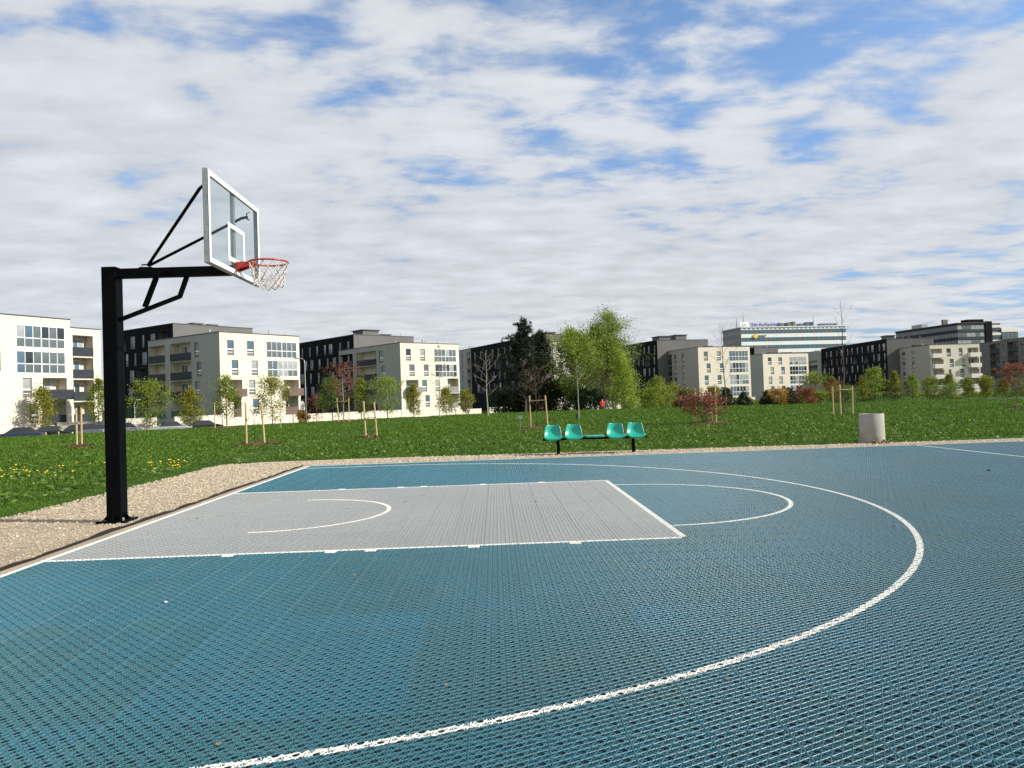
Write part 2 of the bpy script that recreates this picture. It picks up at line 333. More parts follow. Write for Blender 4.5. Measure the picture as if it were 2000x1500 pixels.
# pebbles lying loose on the apron
def in_court(x, y, mrg=0): return (x > -.24-mrg) & (y < 7.30+mrg)
n = 60000
u = rng.random(n)
bx = np.where(u < .55, rng.uniform(-2.35, -.26, n), rng.uniform(-.3, 20, n)); by = np.where(u < .55, rng.uniform(-4.5, 8.6, n), rng.uniform(7.3, 8.95, n))
top = 9.05-.055*np.clip(bx, 0, 15); ok = (by < top-.03) & ~((bx > -.25) & (by < 7.28)); bx, by = bx[ok], by[ok]
far = np.hypot(bx-4, by+9.2); sz = (.008+.016*rng.random(len(bx))**2.5)*np.clip(far/11, .8, 1.6)
keep = rng.random(len(bx)) < .6; bx, by, sz = bx[keep], by[keep], sz[keep]
octv = np.array([(1, 0, 0), (0, 1, 0), (-1, 0, 0), (0, -1, 0), (0, 0, .75), (0, 0, -.5)]); octf = np.array([(0, 1, 4), (1, 2, 4), (2, 3, 4), (3, 0, 4)])
m_ = len(bx); an = rng.random(m_)*6.28; ca, sa = np.cos(an), np.sin(an)
Vv = octv[None]*sz[:, None, None]*(1+.6*(rng.random((m_, 6, 3))-.5))
X = Vv[..., 0]*ca[:, None]-Vv[..., 1]*sa[:, None]*.7+bx[:, None]; Y = Vv[..., 0]*sa[:, None]+Vv[..., 1]*ca[:, None]*.7+by[:, None]; Z = Vv[..., 2]-.019+.1*sz[:, None]
Vp = np.stack([X, Y, Z], -1).reshape(-1, 3); Fp = (octf[None]+6*np.arange(m_)[:, None, None]).reshape(-1, 3)
peb = obj('gravel', npmesh('gravel', Vp, Fp, 'pebble')); tag(peb, 'loose pale gravel stones strewn over the path beside the court', 'gravel', kind='stuff')

# ------------------------------------------------------------------ court of interlocking lattice tiles
c = .0755; T = 4*c; X0 = -.055
base = MB(); base.box(-.06, 30, -16.0, 24*T+.004, -.12, -.0155, 'court_base'); court = base.build('court'); tag(court, kind='structure')
hw = .00145; dep = .0038
FAM = [((1, 2), (2, -1), 0.0), ((2, 1), (1, -2), -.0004), ((-1, 2), (2, 1), -.0008), ((-2, 1), (1, 2), -.0012)]
ribs = []                                            # (x0,y0,x1,y1,ztop) in tile coordinates
lo, hi = .0003, T-.0003
for d, nrm, zo in FAM:
    for k in range(-14, 15):
        # line: nrm.x*x + nrm.y*y = k*c ; clip against the square
        P = []
        for e in (lo, hi):
            if nrm[1]: 
                yy = (k*c-nrm[0]*e)/nrm[1]
                if lo <= yy <= hi: P.append((e, yy))
            if nrm[0]:
                xx = (k*c-nrm[1]*e)/nrm[0]
                if lo <= xx <= hi: P.append((xx, e))
        if len(P) < 2: continue
        P.sort(); a, b_ = P[0], P[-1]
        if math.dist(a, b_) < .012: continue
        ribs.append((a[0], a[1], b_[0], b_[1], zo))
for k in range(1, 4):                                 # straight ribs through the star nodes
    ribs.append((lo, k*c, hi, k*c, -.0016)); ribs.append((k*c, lo, k*c, hi, -.0020))
bw = .0013
for a in ((lo, lo+bw, hi, lo+bw), (lo, hi-bw, hi, hi-bw)): ribs.append(a+(.0003,))
for a in ((lo+bw, lo, lo+bw, hi), (hi-bw, lo, hi-bw, hi)): ribs.append(a+(.0006,))
RB = np.array(ribs); RW = np.array([hw]*(len(ribs)-10)+[.0010]*6+[bw]*4)
def rib_geo(A, B, zt, w, depth):
    """top and two sides of straight ribs from A to B"""
    d = B-A; d = d/np.linalg.norm(d, axis=1, keepdims=True); nn = np.stack([-d[:, 1], d[:, 0]], 1)*w[:, None]
    n = len(A); V = np.zeros((n, 8, 3))
    V[:, 0, :2] = A-nn; V[:, 1, :2] = B-nn; V[:, 2, :2] = B+nn; V[:, 3, :2] = A+nn; V[:, :4, 2] = zt[:, None]
    V[:, 4:, :2] = V[:, :4, :2]; V[:, 4:, 2] = zt[:, None]-depth
    f = np.array([(0, 1, 2, 3), (4, 5, 1, 0), (3, 2, 6, 7)]); Fq = (f[None]+8*np.arange(n)[:, None, None]).reshape(-1, 4)
    return V.reshape(-1, 3), Fq
tv, tf = rib_geo(RB[:, :2], RB[:, 2:4], RB[:, 4], RW, dep)
pads = [(i*c, j*c) for i in range(5) for j in range(5)]          # star nodes
pv, pf = [], []
for x, y in pads:
    x, y = min(max(x, .0045), T-.0045), min(max(y, .0045), T-.0045); i = len(tv)+len(pv)
    pv += [(x-.0045, y, .0009), (x, y-.0045, .0009), (x+.0045, y, .0009), (x, y+.0045, .0009)]; pf.append((i, i+1, i+2, i+3))
tv = np.vstack([tv, np.array(pv)]); tf = np.vstack([tf, np.array(pf)])
me_blue = npmesh('court_tile', tv, tf, 'tile_blue'); me_grey = npmesh('court_tile_grey', tv, tf, 'tile_grey')
tiles = []
fx, fy = math.sin(yaw), math.cos(yaw)
for i in range(0, 64):
    for j in range(-31, 24):
        x, y = X0+(i+.5)*T, (j+.5)*T; dx, dy = x-CAM.x, y-CAM.y
        dd = dx*fx+dy*fy; lat = dx*fy-dy*fx
        if dd < 1.7 or abs(lat) > dd*.72+1.0: continue
        tiles.append((dd, i, j, i < 19 and -8 <= j < 8, abs(lat) < dd*.675 and dd > 2.45))
tiles.sort(key=lambda t: (not t[4], t[0]))
for dd, i, j, g, vis in tiles[:300]: obj('court_tile', me_grey if g else me_blue, court, (X0+i*T, j*T, 0))
for g, nme in ((False, 'blue_tiles'), (True, 'grey_tiles')):
    L_ = [(X0+i*T, j*T, 0) for dd, i, j, gg, vis in tiles[300:] if gg == g]; O = np.array(L_)
    V = (tv[None]+O[:, None]).reshape(-1, 3); Fq = (tf[None]+len(tv)*np.arange(len(O))[:, None, None]).reshape(-1, 4)
    tag(obj(nme, npmesh(nme, V, Fq, 'tile_grey' if g else 'tile_blue'), court), kind='stuff')

# painted lines: caps on exactly those stretches of rib that lie inside the line
LEN = 5.70; C3, R3 = 1.62, 6.61; lw = .05
def seg_in(fn, name):
    A, B, Zt, Wd = [], [], [], []
    for dd, i, j, g, vis in tiles:
        ox, oy = X0+i*T, j*T
        gx, gy = np.meshgrid(np.linspace(ox, ox+T, 9), np.linspace(oy, oy+T, 9))
        if not fn(gx.ravel(), gy.ravel(), .04).any(): continue
        for (x0, y0, x1, y1, zo), w in zip(ribs, RW):
            ln = math.hypot(x1-x0, y1-y0); k = max(4, int(ln/.004)); s = (np.arange(k)+.5)/k
            ins = fn(ox+x0+(x1-x0)*s, oy+y0+(y1-y0)*s, 0)
            if not ins.any(): continue
            e = np.flatnonzero(np.diff(np.concatenate([[0], ins.astype(int), [0]])))
            for a, b_ in zip(e[::2], e[1::2]):
                sa_, sb = a/k, b_/k; A.append((ox+x0+(x1-x0)*sa_, oy+y0+(y1-y0)*sa_)); B.append((ox+x0+(x1-x0)*sb, oy+y0+(y1-y0)*sb)); Zt.append(zo+.00022); Wd.append(w+.00035)
    V, Fq = rib_geo(np.array(A), np.array(B), np.array(Zt), np.array(Wd), dep)
    tag(obj(name, npmesh(name, V, Fq, 'line_paint'), court), label=None)
def rect(x0, x1, y0, y1): return lambda x, y, m: (x > x0-m) & (x < x1+m) & (y > y0-m) & (y < y1+m)
def anyof(*fs): return lambda x, y, m: np.any([f(x, y, m) for f in fs], axis=0)
seg_in(rect(-.05, .005, -9.5, 7.2), 'baseline')
seg_in(rect(-.05, 17.5, 7.165, 7.215), 'sideline')
seg_in(anyof(lambda x, y, m: (np.abs(np.hypot(x-C3, y)-R3+.025) < lw/2+m) & (x > C3), rect(0, C3, R3-lw, R3), rect(0, C3, -R3, -R3+lw)), 'three_point_line')
seg_in(rect(0, LEN, -2.45, -2.395), 'lane_line'); seg_in(rect(0, LEN, 2.395, 2.45), 'lane_line')
seg_in(rect(LEN-.055, LEN, -2.45, 2.45), 'free_throw_line')
seg_in(lambda x, y, m: (np.abs(np.hypot(x-LEN+.03, y)-1.785) < lw/2+m) & (x > LEN), 'free_throw_circle')
seg_in(anyof(lambda x, y, m: (np.abs(np.hypot(x-1.40, y)-1.275) < lw/2+m) & (x > 1.40)), 'no_charge_line')
for sg in (-1, 1):
    for x in (1.62, 2.52, 2.87, 3.78, 4.68): seg_in(rect(x-.05, x+.05, *sorted((sg*2.45, sg*2.525))), 'lane_mark')
seg_in(rect(13.12, 13.17, -9, 7.2), 'centre_line')

# edging along the baseline and the dirt strip inside it
mb = MB(); pr = None; rg = random.Random(5)
for y in np.arange(-9, 7.75, .25):
    x = -.225+.018*math.sin(y*1.7)+rg.uniform(-.01, .01); q = [(x-.012, y, .006+rg.uniform(-.010, .012)), (x+.008, y, .0+rg.uniform(-.008, .006)), (x-.016, y, -.04), (x+.02, y, -.04)]
    if pr: mb.quad(pr[0], pr[1], q[1], q[0], 'soil_edge'); mb.quad(pr[1], pr[3], q[3], q[1], 'soil_edge'); mb.quad(pr[2], pr[0], q[0], q[2], 'soil_edge')
    pr = q
tag(mb.build('edging', fix=False), 'dark earth-stained edging strip along the baseline beside the gravel', 'edging')
mb = MB(); mb.quad((-.205, -9, -.0165), (-.061, -9, -.0165), (-.061, 7.7, -.0165), (-.205, 7.7, -.0165), 'gravel_sheet'); tag(mb.build('soil_strip', fix=False), kind='structure')

# ------------------------------------------------------------------ grass
def wedge(n, r0, r1, p):
    uu = rng.random(n); r = (r0**p+(r1**p-r0**p)*uu)**(1/p); b_ = np.radians(rng.uniform(-42, 40, n)); return 4+r*np.sin(b_), -9.2+r*np.cos(b_), r
n = 430000
gx, gy, gr = wedge(n, 11.5, 84, .15)
edge = np.interp(gx, [-60, -2.2, -1.7, 0, 15, 34], [99, 99, 9.35, 9.12, 8.30, 8.1])
lx = -2.42+.22*np.sin(gy*.45)
ok = np.where(gx < -1.9, (gx < lx+.05*rng.normal(size=n)) | (gy > 8.75), gy > 9.12-.055*np.clip(gx, 0, 15)+.06*np.sin(gx*1.3)-.03+.05*rng.normal(size=n))
gx, gy, gr = gx[ok], gy[ok], gr[ok]; n = len(gx)
patch = .5+.5*np.sin(gx*1.9+2*np.sin(gy*.7))*np.sin(gy*1.3+1.7*np.sin(gx*.5)); patch = patch*.6+.4*rng.random(n)
near_e = np.clip((gy-(9.12-.055*np.clip(gx, 0, 15)))/1.2, .35, 1); near_e = np.where(gx < -1.9, np.clip((lx[ok]-gx)/1.2, .35, 1), near_e)
H = (.045+.075*patch*rng.random(n))*np.clip(gr/20, .8, 2.0)**.5*near_e; H = np.maximum(H, .03)
wd = .010*(gr/16)**.9*(.6+.9*rng.random(n))
az = rng.random(n)*6.283; ln = rng.normal(0, .5, n); lz = rng.random(n)*6.283
P0 = np.stack([gx, gy, tz(gx, gy)-.01], 1); sd = np.stack([np.cos(az), np.sin(az), np.zeros(n)], 1)*wd[:, None]
tip = P0+np.stack([np.cos(lz)*ln*H, np.sin(lz)*ln*H, H], 1)
V = np.stack([P0-sd, P0+sd, tip], 1).reshape(-1, 3)
grass = obj('grass', npmesh('grass', V, np.arange(3*n).reshape(-1, 3), 'grass_blade')); tag(grass, 'lush green spring lawn grass behind the court', 'grass', kind='stuff')
# broad-leaved weeds mixed into the lawn
n = 26000; wx, wy, wr = wedge(n, 13, 60, .2)
ok = np.where(wx < -1.9, (wx < -2.75) | (wy > 8.9), wy > 9.25-.055*np.clip(wx, 0, 15)); wx, wy, wr = wx[ok], wy[ok], wr[ok]
Cc = np.stack([wx, wy, tz(wx, wy)+.05+.04*rng.random(len(wx))], 1); V, Fq = leaf_quads(Cc, .085, .7, .5)
tag(obj('clover', npmesh('clover', V, Fq, 'leaf_green')), 'low broad-leaved weeds scattered through the lawn', 'weeds', kind='stuff')

# dandelions, mostly on the left near the gravel
dm = MB(); dm.tube([(0, 0, -.02), (.004, 0, .07), (0, .003, .13)], .003, 'stem_green', 5); dm.lathe([(.001, .128), (.022, .132), (.030, .142), (.020, .152), (.001, .156)], 'petal', 9)
dmesh = dm.mesh('dandelion')
spots = []
for cx, cy, k, sx, sy in [(-3.7, 8.7, 20, .35, .45), (-6.4, 8.6, 14, .8, .9), (-7.8, 8.2, 10, 1.0, .9), (-6.9, 7.2, 10, .9, .8), (-6.6, 6.4, 5, .6, .4), (-5.4, 3.8, 4, .4, .4), (-2.9, 7.1, 5, .2, .4), (-6.4, 5.4, 5, .5, .4), (-5.0, 6.4, 5, .8, .6)]:
    for _ in range(k): spots.append((random.gauss(cx, sx), random.gauss(cy, sy)))
for x, y in spots:
    if x > -2.75: x = -2.75-random.random()*.3
    o = tag(obj('dandelion', dmesh, None, (x, y, groundz(x, y)), random.random()*6), 'yellow dandelion flower in the grass left of the gravel', 'flower', 'dandelions in the grass'); s = random.uniform(.45, .95); o.scale = (s, s, s*1.1)

# ------------------------------------------------------------------ basketball hoop
hoop = thing('basketball_hoop', 'black steel basketball goal with clear backboard and red rim', 'basketball hoop', (-.56, 0, 0))
ox = -.56
def L_(x): return x-ox
mb = MB(); w = .0875
for sx, sy in ((0, 0),): mb.box(-w, w, -w, w, .012, 3.035, 'black_steel')
post = mb.build('post', hoop); bv = post.modifiers.new('bevel', 'BEVEL'); bv.width = .01; bv.segments = 2
mb = MB(); mb.box(-.17, .17, -.17, .17, -.025, .012, 'black_steel'); plate = mb.build('base_plate', hoop)
for sx in (-1, 1):
    for sy in (-1, 1):
        g = MB(); g.tube([(sx*.135, sy*.135, .01), (sx*.135, sy*.135, .045)], .014, 'galv', 6); g.build('bolt', plate)
for a in range(4):
    g = MB(); g.prism([(w, .012), (w+.075, .012), (w, .10)], -.006, .006, 'black_steel'); o = g.build('gusset', hoop); o.rotation_euler.z = a*math.pi/2
mb = MB(); mb.box(w, L_(.90), -.05, .05, 2.90, 3.015, 'black_steel'); ar = mb.build('arm', hoop); bv = ar.modifiers.new('bevel', 'BEVEL'); bv.width = .006; bv.segments = 2
mb = MB(); mb.bar((w-.01, 0, 2.40), (L_(.25), 0, 2.665), .045, .045, 'black_steel'); mb.build('lower_brace', hoop)
mb = MB(); mb.bar((L_(.243), 0, 2.655), (L_(.335), 0, 2.902), .046, .046, 'black_steel'); mb.build('brace_strut', hoop)
mb = MB(); mb.bar((L_(-.175), 0, 2.545), (L_(-.03), 0, 2.902), .05, .05, 'black_steel'); mb.build('brace_strut', hoop)
mb = MB(); mb.box(L_(-.22), L_(-.07), -.045, .045, 3.015, 3.026, 'black_steel'); mb.tube([(L_(-.20), 0, 3.026), (L_(-.20), 0, 3.06), (L_(-.1), 0, 3.06), (L_(-.1), 0, 3.026)], .009, 'black_steel', 6); mb.build('lug', hoop)
for sy in (-1, 1):
    mb = MB(); mb.tube([(L_(-.12), sy*.012, 3.05), (L_(.78), sy*.70, 3.765), (L_(.845), sy*.745, 3.79)], .019, 'black_steel', 8); mb.build('stay', hoop, smooth=True)
    mb = MB(); mb.tube([(L_(.872), sy*.75, 3.75), (L_(.835), sy*.75, 3.765), (L_(.835), sy*.75, 3.84), (L_(.872), sy*.75, 3.855)], .008, 'black_steel', 6); mb.build('lug', hoop)
bb = L_(.885)
bd = MB()
y0, y1, z0, z1 = -.9, .9, 2.895, 3.935
for a in ((y0, y1, z0, z0+.04), (y0, y1, z1-.04, z1)): bd.box(bb, bb+.05, a[0], a[1], a[2], a[3], 'galv')
for a in ((y0, y0+.04), (y1-.04, y1)): bd.box(bb, bb+.05, a[0], a[1], z0+.04, z1-.04, 'galv')
bd.box(bb, bb+.035, -.035, .035, z0+.04, z1-.04, 'galv')
board = bd.build('backboard', hoop)
mb = MB(); mb.box(bb+.050, bb+.058, y0+.006, y1-.006, z0+.006, z1-.006, 'clear_pane'); mb.build('glass_pane', board)
def frame_lines(name, a0, a1, b0, b1, t):
    g = MB(); x0, x1 = bb+.0592, bb+.0602
    g.box(x0, x1, a0, a1, b0, b0+t, 'board_white'); g.box(x0, x1, a0, a1, b1-t, b1, 'board_white'); g.box(x0, x1, a0, a0+t, b0+t, b1-t, 'board_white'); g.box(x0, x1, a1-t, a1, b0+t, b1-t, 'board_white'); g.build(name, board)
frame_lines('border_line', y0+.008, y1-.008, z0+.008, z1-.008, .055); frame_lines('target_line', -.295, .295, 3.035, 3.485, .052)
rim = MB(); rc = (L_(1.318), 3.045)
ring = [(rc[0]+.229*math.cos(a), .229*math.sin(a), rc[1]) for a in np.linspace(0, 2*math.pi, 41)]
rim.tube(ring, .0115, 'rim_red', 8, cap=False)
rimo = rim.build('rim', hoop, smooth=True)
mb = MB(); mb.box(bb+.061, bb+.075, -.075, .075, 2.95, 3.055, 'rim_red'); mb.build('mount_plate', rimo)
for sy in (-1, 1):
    mb = MB(); mb.prism([(bb+.075, 2.955), (bb+.075, 3.052), (rc[0]-.19, 3.05), (rc[0]-.10, 3.036), (rc[0]-.17, 3.016)], sy*.072-.004, sy*.072+.004, 'rim_red'); mb.build('rim_bracket', rimo)
mb = MB(); mb.prism([(bb+.076, 3.046), (rc[0]-.21, 3.046), (rc[0]-.21, 3.052), (bb+.076, 3.052)], -.067, .067, 'rim_red'); mb.build('rim_bracket', rimo)
netm = MB(); nn = 12
def npnt(a, k):
    t = k/5; r = (.226, .212, .185, .165, .160, .168)[k]; return (rc[0]+r*math.cos(a)+.02*t*math.sin(3*a), r*math.sin(a), rc[1]-.012-(.0, .075, .145, .205, .255, .292)[k]+.02*t*math.sin(2*a+1))
for i in range(nn):
    a0 = 2*math.pi*i/nn; st = math.pi/nn
    for s_ in (-1, 1):
        pts = [npnt(a0+s_*st*k, k) if k % 2 == 0 or True else None for k in range(6)]
        netm.tube([pts[0]]+[tuple((Vector(pts[k])+Vector(pts[k+1]))/2) if False else pts[k] for k in range(1, 6)], .0055, 'net_rope', 5, cap=False)
netm.build('net', hoop, smooth=True)

# ------------------------------------------------------------------ row of bucket seats
def bucket():
    g = MB(); prof = [(-.238, -.060, .395), (-.240, -.010, .40), (-.225, .012, .405), (-.12, .012, .41), (.05, .002, .41), (.13, .02, .40), (.175, .08, .385), (.205, .18, .36), (.225, .255, .31), (.23, .285, .26)]
    rows = []
    for y, z, wd in prof:
        row = []
        for k in range(9):
            t = -1+k/4; x = t*wd/2; rise = .045*abs(t)**3*(1 if y < .12 else .25); fw = -.075*abs(t)**3 if y > .1 else 0
            row.append((x, y+fw, z+rise))
        rows.append(row)
    k = g.mi('seat_green'); idx = {}
    for r_, row in enumerate(rows):
        for c_, p in enumerate(row): idx[r_, c_] = len(g.v); g.v.append(p)
    for r_ in range(len(rows)-1):
        for c_ in range(8): g.f.append((idx[r_, c_], idx[r_, c_+1], idx[r_+1, c_+1], idx[r_+1, c_])); g.m.append(k)
    return g
bench = thing('seat_row', 'row of green plastic bucket seats on black beam, middle seat back broken off', 'bench', (6.26, 8.12, -.02), R(-4.0))
mb = MB(); mb.box(-1.19, 1.19, -.03, .03, .333, .382, 'black_steel'); mb.build('beam', bench)
for x in (-.84, .87):
    mb = MB(); mb.box(x-.035, x+.035, -.035, .035, -.02, .332, 'black_steel'); mb.build('leg', bench)
sm = bucket().mesh('seat', True, fix=False)
for k, x in enumerate((-.955, -.478, 0, .478, .935)):
    if k == 2:
        g = MB(); g.box(-.195, .20, -.21, .13, 0, .045, 'seat_worn'); g.prism([(-.25, .06), (-.225, .075), (-.17, .03), (-.19, .012)], -.19, -.02, 'seat_worn'); o = g.build('seat', bench, loc=(x, -.03, .384)); o['label'] = 'broken seat pan without its backrest'
        bv = o.modifiers.new('bevel', 'BEVEL'); bv.width = .015; bv.segments = 2
    else:
        o = obj('seat', sm, bench, (x, 0, .392)); so_ = o.modifiers.new('solid', 'SOLIDIFY'); so_.thickness = .016; so_.offset = -1
        sb = o.modifiers.new('sub', 'SUBSURF'); sb.levels = sb.render_levels = 1
        g = MB(); g.box(-.13, .13, -.14, .10, .383, .393, 'black_steel'); g.build('seat_bracket', o, loc=(0, 0, -.392))
        if k > 2:
            g = MB(); g.tube([(.02, .10, .012), (.02, .10, .016)], .022, 'guard_black', 8); g.build('drain_hole', o)

# ------------------------------------------------------------------ concrete litter bin
lb = thing('litter_bin', 'round grey concrete litter bin standing on the gravel edge', 'bin', (12.82, 8.42, -.02))
mb = MB(); mb.lathe([(.0, .0), (.272, .0), (.280, .015), (.277, .34), (.272, .672), (.264, .69), (.230, .69), (.224, .675), (.221, .30), (.0, .29)], 'concrete', 48); mb.build('body', lb, smooth=True).modifiers.new('es', 'EDGE_SPLIT').split_angle = R(40)
mb = MB(); mb.lathe([(.2215, .45), (.2215, .684), (.218, .684), (.218, .45)], 'galv', 32); mb.build('liner', lb, smooth=True)
# litter of dry leaves by the bin
n = 170; C_ = np.stack([rng.normal(12.87, .14, n), 8.42-.30-np.abs(rng.normal(0, .05, n)), np.abs(rng.normal(0, .035, n))-.01], 1); V, Fq = leaf_quads(C_, .05, .3, .6)
tag(obj('dry_leaves', npmesh('dry_leaves', V, Fq, 'leaf_dry')), 'small heap of dry leaves against the concrete bin', 'leaves', kind='stuff')
for nm, lab, x, y, s_, mt in (('stone', 'small dark stone lying on the blue court near the right edge', 11.27, 1.85, .026, 'stone_dark'), ('pebble_stone', 'single white pebble on the blue court below the lane line', 1.75, -4.05, .012, 'board_white')):
    g = MB(); g.lathe([(.001, -.3*s_), (.7*s_, -.2*s_), (s_, .1*s_), (.75*s_, .5*s_), (.001, .65*s_)], mt, 9); o = g.build(nm, None, True, (x, y, .3*s_)); o.scale = (1.2, .8, 1); tag(o, lab, 'stone')

# bits of leaf and bark blown onto the court
n = 240; C_ = np.stack([rng.uniform(.2, 13, n), rng.uniform(-6.5, 6.8, n), np.full(n, .006)], 1); V, Fq = leaf_quads(C_, .022, .8, .5)
tag(obj('leaf_litter', npmesh('leaf_litter', V, Fq, 'soil')), 'tiny dry leaf scraps scattered over the court', 'leaf litter', kind='stuff')

# ------------------------------------------------------------------ trees
def grow_tree(h, w, t0, nb, shape, sub=4, lean=.0, up=.55, trunk_r=None, seed=0, fork=1):
    """returns MB with trunk and limbs, and the points along the twigs"""
    rg = random.Random(seed); g = MB(); pts = []
    tr = trunk_r or h*.012
    for fk in range(fork):
        dxy = (rg.uniform(-1, 1)*w*.18*(fork > 1), rg.uniform(-1, 1)*w*.18*(fork > 1)); path = []
        hh = h*(1-.12*fk)
        for k in range(7):
            t = k/6; path.append((dxy[0]*t+lean*h*t*t+rg.uniform(-.012, .012)*h*(k > 0), dxy[1]*t+rg.uniform(-.012, .012)*h*(k > 0), hh*t))
        g.tube(path, [tr*(1-.85*k/6)*(1 if fk == 0 else .8) for k in range(7)], 'X', 6, cap=False)
        def on(t):
            k = min(5, int(t*6)); a, b_ = Vector(path[k]), Vector(path[k+1]); return a.lerp(b_, t*6-k)
        for i in range(nb):
            t = t0+(1-t0)*((i+rg.random())/nb)**.9; t = min(t, .985); a = i*2.4+rg.uniform(-.5, .5)+fk
            q = (t-t0)/(1-t0); bl = w*.66*shape(q)*(rg.uniform(.5, 1.3) if h > 7 else rg.uniform(.72, 1.18))
            if bl < .03*w: bl = .03*w
            s = on(t); d = Vector((math.cos(a), math.sin(a), up*rg.uniform(.6, 1.5))).normalized()
            e1 = s+d*bl*.55+Vector((0, 0, .02*h*rg.uniform(-.5, 1))); e2 = e1+(d+Vector((rg.uniform(-.3, .3), rg.uniform(-.3, .3), rg.uniform(0, .45)))).normalized()*bl*.5
            r0 = tr*.42*(1-.7*t); g.tube([s, e1, e2], [r0, r0*.55, r0*.2], 'X', 4, cap=False)
            for k in range(sub):
                f = rg.uniform(.25, 1.0); b0 = s.lerp(e1, f*2) if f < .5 else e1.lerp(e2, f*2-1)
                dd = (d*.6+Vector((rg.uniform(-1, 1), rg.uniform(-1, 1), rg.uniform(-.3, .9)))).normalized(); b1 = b0+dd*bl*.38*rg.uniform(.5, 1.2)
                g.tube([b0, b1], [r0*.4, r0*.12], 'X', 3, cap=False)
                for m_ in range(4): pts.append(tuple(b0.lerp(b1, (m_+1)/4)))
            for m_ in range(4): pts.append(tuple(e1.lerp(e2, (m_+1)/4)))
        pts.append(path[-1])
        if h > 9 and fork > 1:                       # upright shoots that make the crown spiky
            for i in range(16):
                t = rg.uniform(.55, .98); a = rg.uniform(0, 6.28); q = (t-t0)/(1-t0); s = on(t)+Vector((math.cos(a), math.sin(a), .35))*w*.42*shape(q)*rg.uniform(.3, 1); e1 = s+Vector((rg.uniform(-.15, .15), rg.uniform(-.15, .15), 1))*h*rg.uniform(.08, .15)
                g.tube([s, e1], [tr*.12, tr*.03], 'X', 3, cap=False)
                for m_ in range(9): pts.append(tuple(s.lerp(e1, (m_+1)/9)))
    return g, np.array(pts)
CROWN = lambda q: max(.14, min(1, .5+1.3*q)*(1-q**2.4))
OVAL = lambda q: max(.12, math.sin(math.pi*min(1, q*.92+.1))**.7)
EGG = lambda q: max(.1, (1-q)**.75*min(1, .45+q*2.2))
CONE = lambda q: max(.06, 1-q)
FAN = lambda q: .5+.5*q if q < .75 else 2.0*(1-q)*1.75+.08
def set_bark(g, mt): g.mats = [mt if x == 'X' else x for x in g.mats]; return g
def leafy(name, label, cat, x, y, h, w, shape, leaf, nleaf, lsize, t0=.22, nb=22, sub=4, bark='bark', spread=.09, seed=0, group=None, up=.55, fork=1, trunk_r=None, z=None, aspect=.7):
    o = thing(name, label, cat, (x, y, groundz(x, y) if z is None else z), 0, group)
    g, P = grow_tree(h, w, t0, nb, shape, sub, 0, up, trunk_r, seed, fork); set_bark(g, bark).build('trunk', o, fix=False)
    if nleaf:
        k = rng.integers(0, len(P), nleaf); C_ = P[k]+rng.normal(0, spread*w*.5, (nleaf, 3)); C_[:, 2] = np.maximum(C_[:, 2], .12*h)
        V, Fq = leaf_quads(C_, lsize, 0, aspect); obj('crown', npmesh('crown', V, Fq, leaf), o)
    return o
